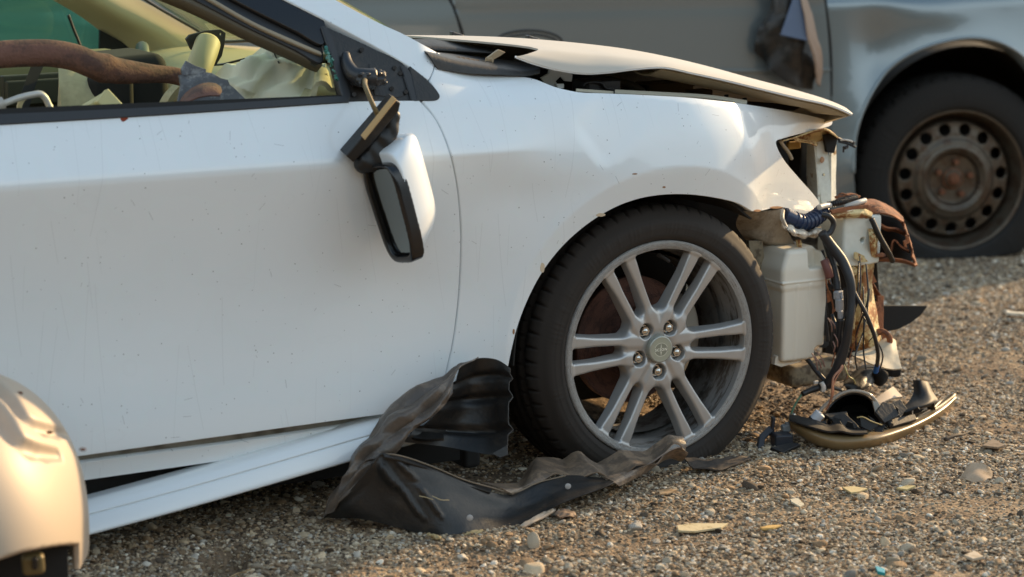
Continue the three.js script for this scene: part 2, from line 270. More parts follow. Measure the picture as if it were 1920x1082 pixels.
const M = {
  white: phy({ map: paintMap, roughness: 0.42, clearcoat: 1, clearcoatRoughness: 0.06 }),
  primer: std({ color: col(0.62, 0.64, 0.62), roughness: 0.5 }),
  black: std({ color: col(0.02, 0.02, 0.021), roughness: 0.42, bumpMap: grain, bumpScale: 0.0002 }),
  gloss: std({ color: col(0.012, 0.011, 0.011), roughness: 0.18 }),
  plastic: std({ map: plasticMap, roughness: 0.46, bumpMap: grain, bumpScale: 0.0004 }),
  rubber: std({ map: rubberMap, roughness: 0.82, bumpMap: grain, bumpScale: 0.0006 }),
  alloy: phy({ map: grime([0.44, 0.43, 0.415], [0.36, 0.34, 0.31], 10, 0.5, 0.8, 28, 256, 4), metalness: 0.45, roughness: 0.34, clearcoat: 0.4, clearcoatRoughness: 0.25 }),
  barrel: std({ map: grime([0.3, 0.295, 0.285], [0.12, 0.1, 0.085], 12, 0.45, 0.7, 29, 256, 3), metalness: 0.5, roughness: 0.45 }),
  oldRust: std({ map: grime([0.15, 0.072, 0.052], [0.085, 0.045, 0.036], 14, 0.4, 0.65, 26, 512, 2), roughness: 0.9, bumpMap: grain, bumpScale: 0.0012 }),
  farRubber: std({ color: col(0.013, 0.0115, 0.01), roughness: 0.85 }),
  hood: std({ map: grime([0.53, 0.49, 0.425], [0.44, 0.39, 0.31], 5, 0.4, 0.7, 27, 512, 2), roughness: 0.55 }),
  scuffed: std({ map: grime([0.42, 0.41, 0.39], [0.14, 0.1, 0.075], 40, 0.56, 0.66, 21, 512, 3), metalness: 0.45, roughness: 0.6, bumpMap: grain, bumpScale: 0.001 }),
  chrome: std({ color: col(0.6, 0.59, 0.56), metalness: 1, roughness: 0.25 }),
  rust: std({ map: rustMap, roughness: 0.9, bumpMap: grain, bumpScale: 0.0015 }),
  rustyPaint: std({ map: scaleMap, roughness: 0.7, bumpMap: grain, bumpScale: 0.0012 }),
  beam: std({ map: beamMap, roughness: 0.45, bumpMap: dents, bumpScale: 0.004 }),
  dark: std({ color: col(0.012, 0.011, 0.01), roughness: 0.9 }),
  bottle: phy({ map: grime([0.9, 0.85, 0.73], [0.78, 0.69, 0.52], 6, 0.5, 0.75, 14), roughness: 0.45, transmission: 0.15, thickness: 0 }),
  wire: std({ color: col(0.018, 0.019, 0.022), roughness: 0.5, bumpMap: grain, bumpScale: 0.0004 }),
};
// ---------------------------------------------------------------- the ground: one sheet to the horizon, gravel strewn over it
const PIT = G(425, 1048), RUTS = [[G(640, 1075), G(1290, 1010)], [G(880, 1040), G(1500, 955)]];
function groundH(x, z) {
  const near = 1 - sst(9, 25, Math.hypot(x, z + 5));
  let h = 0.026 * (fbm(x * 1.1 + 3, z * 1.1, 0, 3) - 0.5) * near + 0.012 * (fbm(x * 7, z * 7 + 5, 0, 3) - 0.5) * near + 0.006 * (fbm(x * 40, z * 40, 0, 3) - 0.5) * near;
  h -= 0.05 * Math.exp(-((((x - PIT.x) / 0.042) ** 2 + ((z - PIT.z) / 0.075) ** 2) ** 2));
  for (const [a, b] of RUTS) { const dx = b.x - a.x, dz = b.z - a.z, l = Math.hypot(dx, dz), t = ((x - a.x) * dx + (z - a.z) * dz) / l / l, d = ((x - a.x) * dz - (z - a.z) * dx) / l; h -= 0.012 * Math.exp(-((d / 0.06) ** 2)) * sst(-0.6, 0.1, t) * (1 - sst(0.8, 1.6, t)); }
  return h;
}
const SOIL_SHADE = G(1510, 735), soilShade = (x, z) => sst(0.62, 0.38, Math.hypot((x - SOIL_SHADE.x) / 0.34, (z - SOIL_SHADE.z) / 0.75) + 0.35 * (fbm(x * 6, z * 6, 0, 3) - 0.5));   // brown earth by the lamp; its shade is put into fewer, darker stones
{
  const line = (a, b, step, far) => { const o = []; for (let v = a; v <= b; v += step) o.push(v); for (let s = step * 2, v = b; v < far[1]; s *= 1.35) o.push(v += s); for (let s = step * 2, v = a; v > far[0]; s *= 1.35) o.unshift(v -= s); return o; };
  const xs = line(-1.8, 2.2, 0.013, [-130, 130]), zs = line(-8.2, -3.6, 0.013, [-130, 130]), pos = [], uv = [], id = [], n = zs.length;
  for (const x of xs) for (const z of zs) { pos.push(x, groundH(x, z), z); uv.push(x, z); }
  for (let i = 0; i < xs.length - 1; i++) for (let j = 0; j < n - 1; j++) { const a = i * n + j; id.push(a, a + 1, a + n, a + 1, a + n + 1, a + n); }
  const g = new THREE.BufferGeometry(); g.setAttribute('position', new THREE.Float32BufferAttribute(pos, 3)); g.setAttribute('uv', new THREE.Float32BufferAttribute(uv, 2)); g.setIndex(id); g.computeVertexNormals();
  const map = tex(1024, (u, v) => { const a = tnoise(u, v, 5, 41), b = tnoise(u, v, 40, 42, 4), c = tnoise(u, v, 160, 43, 2); const d = lerp3([0.15, 0.1, 0.06], [0.27, 0.19, 0.115], sst(0.35, 0.65, a * 0.5 + b * 0.5)); const k = c > 0.66 ? 1.45 : c < 0.3 ? 0.6 : 1; return d.map(x => x * k); });
  const bump = tex(1024, (u, v) => { const b = 0.5 * tnoise(u, v, 60, 45, 3) + 0.5 * tnoise(u, v, 200, 46, 2); return [b, b, b]; }, false);
  const o = new THREE.Mesh(g, std({ map, roughness: 0.95, bumpMap: bump, bumpScale: 0.006 })); o.name = 'ground'; o.receiveShadow = o.castShadow = true; scene.add(o); tag(o, 'brown gravel yard ground under the wrecked cars', null, null, 'structure');
}
{
  const r = rng(77), kinds = [0, 1, 2, 3, 4].map(k => {
    const g = mergeVertices(new THREE.IcosahedronGeometry(1, k < 3 ? 1 : 2).deleteAttribute('uv').deleteAttribute('normal')), p = g.attributes.position, q = rng(k + 1);
    const cuts = Array.from({ length: 7 }, () => V(q() - 0.5, q() - 0.5, q() - 0.5).normalize());
    for (let i = 0; i < p.count; i++) { const v = V().fromBufferAttribute(p, i); let l = 1; for (const c of cuts) { const d = v.dot(c); if (d > 0.01) l = Math.min(l, (0.62 + 0.2 * hash3(Math.round(c.x * 99), k, 1)) / d); } v.multiplyScalar(l); p.setXYZ(i, v.x * 1.15, v.y * 0.8, v.z * 1.0); }
    const f = k < 3 ? g.toNonIndexed() : g; f.computeVertexNormals(); return f;
  });
  const tints = [[0.6, 0.455, 0.29], [0.5, 0.4, 0.28], [0.31, 0.205, 0.115], [0.72, 0.59, 0.42], [0.095, 0.068, 0.045], [0.42, 0.28, 0.16], [0.45, 0.4, 0.33], [0.85, 0.76, 0.62]], wts = [0.16, 0.33, 0.49, 0.61, 0.75, 0.85, 0.94, 1];
  const lists = kinds.map(() => []);
  const strewn = (n, lo, hi) => {
    for (let k = 0; k < n;) {
      const z = -3.85 - 4.15 * Math.pow(r(), 1.2), x = (r() * 2 - 1) * (0.235 * -z + 0.12), c = CAR.local(V(x, 0, z)); k++;
      if (c.x > -3 && c.x < 0.3 && c.z < -0.45 && c.z > -1.8) continue;
      const bare = fbm(x * 2.3 + 40, z * 4.2 + 7, 0, 3) + 0.12 * (fbm(x * 11, z * 22, 0, 2) - 0.5), dens = sst(0.3, 0.5, bare), shade = c.z < 0.3 && c.x < 0.2 ? 0.7 : 1;
      if (r() > 0.22 + 0.78 * dens * shade) continue;
      let rut = 1; for (const [a, b] of RUTS) { const dx = b.x - a.x, dz = b.z - a.z, l = Math.hypot(dx, dz), t = ((x - a.x) * dx + (z - a.z) * dz) / l / l, d = ((x - a.x) * dz - (z - a.z) * dx) / l; rut = Math.min(rut, 1 - 0.8 * Math.exp(-((d / 0.05) ** 2)) * sst(-0.5, 0.1, t) * (1 - sst(0.8, 1.5, t))); }
      if (r() > rut) continue;
      const s = lo + (hi - lo) * Math.pow(r(), 2.2), h = groundH(x, z), dimSoil = soilShade(x, z); let t = r(), i = 0; while (wts[i] < t) i++; if (dimSoil > r() * 1.1) { if (r() < 0.5) continue; i = r() < 0.6 ? 4 : 2; }
      const v = 0.6 + 0.8 * r(), m = new THREE.Matrix4().compose(V(x, h + s * (0.05 + 0.3 * r()), z), new THREE.Quaternion().setFromEuler(new THREE.Euler((r() - 0.5) * 1.2, r() * 6.3, (r() - 0.5) * 1.2)), V(s * (0.75 + 0.6 * r()), s * (0.45 + 0.45 * r()), s * (0.75 + 0.5 * r())));
      lists[hi > 0.007 ? 3 + (r() * 2 | 0) : r() * 3 | 0].push([m, tints[i].map(c => c * v)]);
    }
  };
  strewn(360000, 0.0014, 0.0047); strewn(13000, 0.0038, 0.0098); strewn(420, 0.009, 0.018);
  const m = std({ roughness: 0.92, bumpMap: grain, bumpScale: 0.001, side: THREE.FrontSide });
  lists.forEach((l, k) => {
    const g = kinds[k]; g.setAttribute('uv', new THREE.Float32BufferAttribute(Array.from({ length: g.attributes.position.count * 2 }, (_, i) => g.attributes.position.getComponent(i >> 1, i & 1) * 0.3), 2));
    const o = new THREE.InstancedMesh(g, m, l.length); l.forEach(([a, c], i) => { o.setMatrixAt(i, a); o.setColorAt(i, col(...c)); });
    o.name = numbered('gravel'); o.castShadow = o.receiveShadow = true; scene.add(o);
    tag(o, ['small tan and grey gravel chips covering the yard', 'small angular gravel grains spread across the yard', 'fine brown and grey gravel scattered over the dirt', 'larger grey and tan gravel stones in the yard', 'larger rounded pale stones lying among the gravel'][k], 'gravel', null, 'stuff');
  });
}
// ---------------------------------------------------------------- the white car: body panels (axes s, h, n of CAR)
const car = thing('white_car', 'wrecked white two-door car with its nose torn off and one front wheel showing', 'car', CAR.o, CAR.yaw);
const CY = CAR.h0;                                       // wheel centre height
const profile = new THREE.CatmullRomCurve3([[0.0, 0.02], [0.16, 0.034], [0.2, 0.033], [0.24, 0.029], [0.3, 0.0215], [0.36, 0.0155], [0.44, 0.0125], [0.52, 0.0165], [0.6, 0.0255], [0.66, 0.0345], [0.7, 0.0405], [0.711, 0.0417], [0.719, 0.0392], [0.75, 0.0205], [0.78, 0.002], [0.81, -0.0172], [0.85, -0.043], [0.95, -0.105], [1.05, -0.18], [1.2, -0.3], [1.4, -0.47]].map(p => V(p[0], p[1], 0)), false, 'centripetal').getPoints(600);
function prof(h) { let a = 0, b = profile.length - 1; h = clamp(h, 0, 1.399); while (b - a > 1) { const m = (a + b) >> 1; if (profile[m].x > h) b = m; else a = m; } const t = (h - profile[a].x) / (profile[b].x - profile[a].x || 1); return profile[a].y + (profile[b].y - profile[a].y) * t; }
function step2(s, h, s0, h0, ang, w, len, amp, back) {    // a dent: the skin steps in across a line and comes back gently behind it
  const c = Math.cos(ang), q = Math.sin(ang), u = (s - s0) * c + (h - h0) * q, v = -(s - s0) * q + (h - h0) * c;
  return -amp * sst(-w, w, u) * (1 - sst(w, back, u)) * Math.exp(-((v / len) ** 4));
}
const softProf = h => { let a = 0; for (let k = -5; k <= 5; k++) a += prof(h + k * 0.014); return a / 11; };
function N(s, h) {
  const fade = sst(-0.46, -0.24, s); let n = (fade < 1 ? prof(h) * (1 - fade) : 0) + (fade > 0 ? softProf(h) * fade : 0) - 0.012 * (s + 0.9) ** 2 * (s < -0.9 ? 1 : 0);
  const f = Math.max(0, s - 0.03); n -= f < 0.27 ? 1.1 * f * f : 0.0802 + 0.594 * (f - 0.27);
  if (s > -0.6) {
    const r = Math.hypot(s, h - CY), d = r - 0.337, up = sst(-0.1, 0.08, h - CY) * (1 - sst(0.22, 0.36, s));
    { const e = d - 0.058, a = 0.017 + 0.06 * e, b = 0.017 * Math.exp(-Math.max(0, e) / 0.06) - 0.02 * Math.min(0, e); n += up * (e < -0.02 ? a : smin(a, b, 0.002)); }
    n += step2(s, h, -0.195, 0.708, 0.62, 0.02, 0.05, 0.0065, 0.2);
    n += step2(s, h, 0.24, 0.69, 0.6, 0.036, 0.085, 0.011, 0.22);
    n -= 0.006 * Math.exp(-(((s + 0.36) / 0.1) ** 2 + ((h - 0.62) / 0.06) ** 2));
    n += 0.0022 * (fbm(s * 6 + 9, h * 9, 0, 2) - 0.5) * sst(-0.45, -0.2, s);
  }
  const k = h - (0.795 - 0.06 * sst(-0.1, 0.4, s)); if (k > 0) n -= (5.5 * k * k + 0.2 * k) * sst(-0.53, -0.35, s);
  return n;
}
const onN = pts => pts.map(p => { const q = CAR.on(p[0], p[1], N); return [q.x, q.y]; });
const off = (Nf, d) => (s, h) => Nf(s, h) + d;
const cp = (px, py, n) => CAR.hit(px, py, n);            // point of the car's axes seen at a pixel, n given

{
  const edge = [[786, 189], [816, 225], [840, 280], [855, 345], [862, 420], [862, 490], [857, 570], [847, 645], [837, 690], [826, 745]];
  const door = part(car, 'door', panel(onN(outline([[-60, 236], [300, 215], [640, 192], [700, 190], [786, 189]], edge, [[826, 745], [818, 762], [800, 767]], [[800, 767], [720, 776], [440, 814], [160, 853], [-60, 884]])), N, 0.012, 0.03), M.white);
  // rust chip in the paint
  part(door, 'rust_spot', panel(onN(outline([[225, 220], [230, 218.5], [238, 219], [240, 222], [235, 226], [230, 228], [226, 224], [225, 220]])), off(N, 0.0006), 0.004, 0.001), std({ color: col(0.22, 0.035, 0.012), roughness: 0.9 }));
  part(car, 'fender', panel(onN(outline(
    [[822, 99], [850, 116], [900, 135], [950, 141], [1000, 148], [1040, 163], [1085, 173], [1130, 175], [1200, 178], [1300, 184], [1400, 196], [1500, 213], [1561, 228]],
    [[1561, 228], [1559, 234], [1520, 245], [1475, 257], [1458, 262]], [[1458, 262], [1455, 266], [1457, 276], [1470, 300], [1500, 336], [1525, 364], [1536, 380], [1537, 388], [1532, 396], [1516, 402]],
    [[1516, 402], [1495, 398], [1472, 389], [1452, 389], [1432, 394], [1411, 396]], [[1411, 396], [1385, 381], [1340, 370], [1290, 364], [1240, 365], [1195, 373], [1150, 390], [1100, 421], [1055, 461], [1018, 508], [990, 560], [970, 612], [958, 660], [950, 700]],
    [[950, 700], [944, 750], [845, 765]], [[845, 765], [830, 745], [841, 690], [851, 645], [861, 570], [866, 490], [866, 420], [859, 345], [844, 279], [820, 224], [791, 187]], [[791, 187], [818, 187], [823, 182], [817, 168], [807, 152]], [[807, 152], [812, 140], [818, 122], [822, 99]]
  )), N, 0.005, 0.016), M.white);
  part(car, 'windscreen_pillar', panel(onN(outline([[520, -60], [700, 38], [760, 66], [818, 98]], [[818, 98], [814, 122], [808, 140], [803, 149]], [[803, 149], [765, 122], [700, 84], [610, 36], [500, -20], [430, -60]])), N, 0.012, 0.05), M.white);
  part(car, 'corner_trim', panel(onN(outline([[768, 124], [803, 153], [820, 173], [823, 181], [818, 186], [806, 187.5], [781, 187]])), off(N, 0.003), 0.01, 0.012), M.plastic);
  part(car, 'waist_moulding', panel(onN(outline([[-60, 216], [300, 200], [640, 180], [652, 180]], [[652, 190], [640, 190.5], [300, 213.5], [-60, 235]])), off(N, 0.005), 0.012, 0.016), M.black);
  part(car, 'waist_seal', panel(onN(outline([[-60, 207], [300, 192], [640, 178.5]], [[640, 181], [300, 201], [-60, 217]])), off(N, -0.004), 0.02, 0.02), M.dark);
}
{   // door frame: gloss band, seals, and the corner plate that carried the mirror
  const Nf = off(N, -0.006);
  const frame = part(car, 'door_frame', panel(onN(outline([[300, -60], [430, -60]], [[430, -60], [500, -18], [608, 38], [612, 52]], [[612, 52], [608, 82], [560, 58], [480, 18], [370, -40]])), Nf, 0.012, 0.02), M.gloss);
  part(frame, 'bright_strip', panel(onN(outline([[340, -36], [392, -8], [480, 42], [560, 78], [606, 98]], [[608, 103], [560, 83], [480, 46], [392, -4], [336, -36]])), off(N, -0.012), 0.012, 0.012), std({ color: col(0.3, 0.24, 0.16), roughness: 0.45, metalness: 0.3 }));
  part(frame, 'window_channel', panel(onN(outline([[370, -40], [480, 18], [560, 58], [608, 80], [612, 118], [560, 92], [480, 54], [392, 8], [290, -44]])), off(N, -0.022), 0.012, 0.02), M.black);
  part(frame, 'inner_seal', panel(onN(outline([[392, 6], [480, 52], [560, 90], [612, 117], [616, 124], [560, 99], [480, 62], [385, 14], [270, -40], [290, -46]])), off(N, -0.03), 0.012, 0.03), std({ color: col(0.1, 0.08, 0.05), roughness: 0.7 }));
  const sail = part(car, 'mirror_corner_plate', panel(onN(outline([[607, 48], [620, 54], [700, 91], [764, 127], [779, 187]], [[779, 187], [655, 190], [648, 180], [632, 120], [607, 48]])), off(N, -0.004), 0.01, 0.03), M.plastic);
  part(sail, 'rear_edge', panel(onN(outline([[603, 48], [611, 50], [640, 130], [655, 182], [647, 184], [630, 130], [603, 48]])), off(N, 0.003), 0.01, 0.012), M.black);
  part(sail, 'front_edge', panel(onN(outline([[752, 122], [762, 126], [783, 187], [772, 187.5]])), off(N, 0.002), 0.01, 0.01), M.black);
  part(sail, 'raised_block', panel(onN(outline([[693, 120], [741, 127], [756, 178], [704, 178]])), off(N, -0.001), 0.01, 0.006), M.plastic);
  const b = (x, y, z) => CAR.on(x, y, off(N, z));
  part(sail, 'mirror_stub', [tube([b(648, 101, 0.004), b(652, 122, 0.012), b(665, 140, 0.02), b(684, 146, 0.03), b(700, 148, 0.03)], t => 0.008 + 0.014 * t, 24, 12), iso((x, y, z) => { const c = b(690, 146, 0.024); return rbox(x - c.x, y - c.y, z - c.z, 0.03, 0.014, 0.024, 0.006) + 0.003 * (vnoise(x * 160, y * 160, z * 160) - 0.5) * 3; }, b(690, 146, 0.024).addScalar(-0.05), b(690, 146, 0.024).addScalar(0.05), 0.0035)], M.black);
  for (const [x, y] of [[678, 93], [740, 127], [751, 137], [761, 172], [735, 166], [664, 177]]) part(sail, 'clip_bolt', bar(b(x, y, -0.004), b(x, y, 0.004), 0.0045, 8), M.black);
  const gl = std({ color: col(0.06, 0.2, 0.16), roughness: 0.15 }), r = rng(8), crumbs = [];
  for (let k = 0; k < 34; k++) { const t = r(), c = b(612 + 24 * t + 6 * (r() - 0.5), 92 + 62 * t + 6 * (r() - 0.5), -0.012 + 0.012 * r()), s = 0.002 + 0.004 * r(); crumbs.push(box(c, s * 2, s * 1.4, s, r() * 3, r() * 3, r() * 3, 0.0006)); }
  tag(part(frame, 'glass_crumbs', crumbs, gl), 'green glass crumbs stuck in the window seal', null, null, 'stuff');
}
{   // sill under the door, and the skirt that has dropped off it at the rear
  const Ns = (s, h) => 0.008 - 0.5 * (0.2 - h) * 0.2 - (h < 0.13 ? (0.13 - h) * 0.5 : 0), pts = a => a.map(p => { const q = CAR.on(p[0], p[1], Ns); return [q.x, q.y]; });
  const sill = part(car, 'sill', panel(pts(outline([[-60, 905], [160, 869], [440, 832], [720, 790], [800, 778]], [[800, 800], [720, 812], [600, 835], [440, 860], [160, 900], [-60, 932]])), Ns, 0.02, 0.03), M.white);
  const Ng = (s, h) => -0.012; const pg = a => a.map(p => { const q = CAR.on(p[0], p[1], Ng); return [q.x, q.y]; });
  part(sill, 'door_shut', panel(pg(outline([[-60, 870], [160, 840], [440, 800], [720, 765], [810, 750], [810, 785], [720, 797], [440, 838], [160, 876], [-60, 910]])), Ng, 0.02, 0.01), std({ map: grime([0.3, 0.28, 0.23], [0.14, 0.12, 0.09], 8, 0.45, 0.7, 15), roughness: 0.7 }));
  part(sill, 'sill_underside', sheet([[cp(-60, 900, -0.03), cp(440, 840, -0.03), cp(860, 780, -0.03)], [cp(-60, 1000, -0.05), cp(440, 920, -0.05), cp(860, 860, -0.05)]], 0.01, 4, 3), M.dark);
  // the skirt: a trough-shaped moulding, its section swept from the rear end on the gravel to the front
  const a = CAR.on(-60, 1008, () => 0.075), b = CAR.on(880, 842, () => 0.05), dir = b.clone().sub(a), up = V(0, 1, 0), secs = [];
  const A0 = cp(-60, 998, 0.02), A1 = cp(700, 788, 0.02), A2 = cp(870, 742, 0.02), B0 = cp(-60, 1073, 0.07), B1 = cp(700, 863, 0.05), B2 = cp(870, 817, 0.045);
  const section = (top, bot) => { const d = bot.clone().sub(top), f = (k, o) => top.clone().addScaledVector(d, k).add(V(0, 0, o)); return [f(0.02, -0.035), f(0, -0.012), f(0.0, 0.0), f(0.08, 0.012), f(0.2, 0.0165), f(0.262, 0.018), f(0.272, 0.013), f(0.29, 0.006), f(0.308, 0.013), f(0.32, 0.0185), f(0.42, 0.02), f(0.6, 0.0205), f(0.76, 0.018), f(0.8, 0.012), f(0.83, 0.0), f(0.9, -0.022), f(0.98, -0.048), f(1.0, -0.07)]; };
  part(car, 'side_skirt', sheet([section(A0, B0), section(A0.clone().lerp(A1, 0.5).add(V(0, -0.004, 0)), B0.clone().lerp(B1, 0.5).add(V(0, -0.004, 0))), section(A1, B1), section(A2, B2)], 0.003, 3, 8), M.white).userData.label = 'white side skirt hanging off at the rear';
}
{   // bonnet, popped up and rippled along its edge
  const near = [[967, 107], [1000, 119], [1045, 131], [1095, 138], [1140, 136], [1190, 130], [1245, 127], [1300, 138], [1360, 151], [1430, 168], [1500, 185], [1550, 196], [1578, 206], [1597, 215]];
  const fold = [[1008, 93], [1040, 95], [1075, 99], [1110, 103], [1150, 106], [1200, 111], [1250, 117], [1300, 127], [1360, 142], [1430, 160], [1500, 178], [1550, 192], [1579, 203], [1597.5, 214]];
  const crest = [[700, 68.5], [780, 68.5], [850, 69], [930, 71.5], [1000, 76], [1080, 83.5], [1160, 94], [1240, 109], [1320, 128], [1400, 150], [1470, 168], [1535, 186.5], [1575, 201], [1598, 214.5]];
  const k = near.length - 1, r0 = near.map((p, i) => cp(p[0], p[1], -0.05 - 0.0 * i)), r1 = fold.map((p, i) => cp(p[0], p[1], -0.085 + 0.02 * (i / k) ** 3));
  const rc = crest.map((p, i) => { const t = Math.pow(i / k, 6); return cp(p[0], p[1], -0.3 * (1 - t) - 0.08 * t); });
  const r2 = rc.map((p, i) => p.clone().lerp(r1[i], 0.5).add(V(0, 0.006 * (1 - (i / k) ** 4), 0)));
  const r3 = rc.map((p, i) => V(p.x + 0.02, p.y - 0.1 - 0.02 * i / k, p.z - 0.45)), r4 = rc.map((p, i) => V(p.x - 0.12, p.y - 0.26, p.z - 1.0));
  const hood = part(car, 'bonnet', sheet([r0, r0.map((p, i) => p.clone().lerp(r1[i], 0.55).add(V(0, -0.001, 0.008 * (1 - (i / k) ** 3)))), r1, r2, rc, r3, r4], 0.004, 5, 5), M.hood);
  hood.userData.label = 'white bonnet popped up and rippled along its edge';
  for (const [x, y] of [[856, 66], [998, 73]]) { const c = cp(x, y, -0.32); part(hood, 'washer_nozzle', iso((X, Y, Z) => { const u = X - c.x, v = Y - c.y, w = Z - c.z; return rbox(u, v + 0.25 * u, w, 0.014, 0.005 + 0.12 * Math.max(0, -u), 0.009, 0.003); }, c.clone().addScalar(-0.025), c.clone().addScalar(0.025), 0.0022), M.black); }
  part(hood, 'inner_frame', sheet([r0.slice(6).map(p => V(p.x, p.y - 0.004, p.z - 0.012)), r0.slice(6).map((p, i) => V(p.x - 0.01, p.y - 0.02 * (1 - (i / 8) ** 2), p.z - 0.06)), r0.slice(6).map(p => V(p.x - 0.02, p.y - 0.005, p.z - 0.12))], 0.003, 3, 4), std({ color: col(0.35, 0.3, 0.2), roughness: 0.6 }));
  const flange = r0.slice(6).map((p, i) => p.clone().add(V(0, -0.003, -0.004)));
  part(hood, 'hem', tube(r0.slice(0).map(p => p.clone().add(V(0, 0, -0.002))), 0.0028, 90, 6), M.white);
}
// ---------------------------------------------------------------- the white car's front wheel (its own axes: x forward, y up, z outward)
function tyreGeo(R0, Rr, width, o) {                     // lathe with a tread, flattened where it stands; o: { ground, blocks, bulge }
  const prof = [], k = (r, z) => prof.push([r, z]), hw = width / 2, dz = o.z || 0;
  k(Rr - 0.004, hw - 0.018); k(Rr + 0.002, hw - 0.008); k(Rr + 0.008, hw - 0.001); k(Rr + 0.016, hw + 0.0035); k(Rr + 0.018, hw + 0.002); k(Rr + 0.03, hw + 0.005); k(Rr + 0.032, hw + 0.0035);
  for (let i = 1; i <= 5; i++) { const t = i / 5; k(Rr + 0.032 + (R0 - 0.022 - Rr - 0.032) * t, hw + 0.0045 - 0.013 * t * t); }
  k(R0 - 0.017, hw - 0.0115); k(R0 - 0.011, hw - 0.017); k(R0 - 0.0055, hw - 0.026);
  for (let i = 0; i < 26; i++) { const t = i / 25, z = (hw - 0.032) * (1 - 2 * t), q = Math.abs(z) / hw; let r = R0 - 0.002 - 0.004 * q * q; for (const gz of [-0.5, -0.17, 0.17, 0.5]) if (Math.abs(z / hw - gz) < 0.05) r -= 0.007; k(r, z); }
  k(R0 - 0.0055, -hw + 0.026); k(R0 - 0.017, -hw + 0.0115); k(R0 - 0.04, -hw + 0.002); k(Rr + 0.02, -hw - 0.002); k(Rr, -hw + 0.014);
  const seg = o.blocks * 8, m = prof.length, pos = [], id = [];
  for (let i = 0; i < seg; i++) {
    const a = i / seg * 2 * Math.PI, f = (i % 8);
    for (const [r0, z] of prof) {
      let r = r0; const q = Math.abs(z) / hw;
      if (r0 > R0 - 0.0065 && q > 0.5 && (f === 0)) r -= 0.008; else if (r0 > R0 - 0.012 && q > 0.5 && f === 0) r -= 0.002; else if (r0 > R0 - 0.01 && q < 0.45 && q > 0.2 && (f + (z > 0 ? 0 : 4)) % 8 === 3) r -= 0.004;
      let x = Math.cos(a) * r, y = Math.sin(a) * r, zz = z; if (z > 0 && r0 > Rr + 0.034 && r0 < R0 - 0.03) zz += (i % 2) * 0.0007; if (z > 0 && r0 > Rr + 0.025 && r0 < R0 - 0.035) zz += 0.0009 * sst(0.5, 0.6, vnoise(i * 0.21, o.blocks)) * (i % 3 ? 1 : 0);
      const over = -(o.ground) - y; if (over > 0) { zz += Math.sign(z) * over * o.bulge * q * Math.max(0, 1 - Math.abs(r - (Rr + R0) / 2) / 0.06); y = -o.ground - over * 0.08; if (r < Rr + 0.012) y = Math.max(y, Math.sin(a) * r); }
      pos.push(x, y, zz + dz);
    }
  }
  for (let i = 0; i < seg; i++) for (let j = 0; j < m - 1; j++) { const a = i * m + j, b = (i + 1) % seg * m + j; id.push(a, a + 1, b, a + 1, b + 1, b); }
  let g = new THREE.BufferGeometry(); g.setAttribute('position', new THREE.Float32BufferAttribute(pos, 3)); g.setIndex(id); g.computeVertexNormals();
  g.setAttribute('uv', new THREE.Float32BufferAttribute(new Float32Array(pos.length / 3 * 2), 2)); return flat(g);
}
function lathe(pts, seg = 96) { const g = new THREE.LatheGeometry(pts.map(p => new THREE.Vector2(p[0], p[1])), seg); g.rotateX(Math.PI / 2); return flat(g); }   // (radius, z outward)
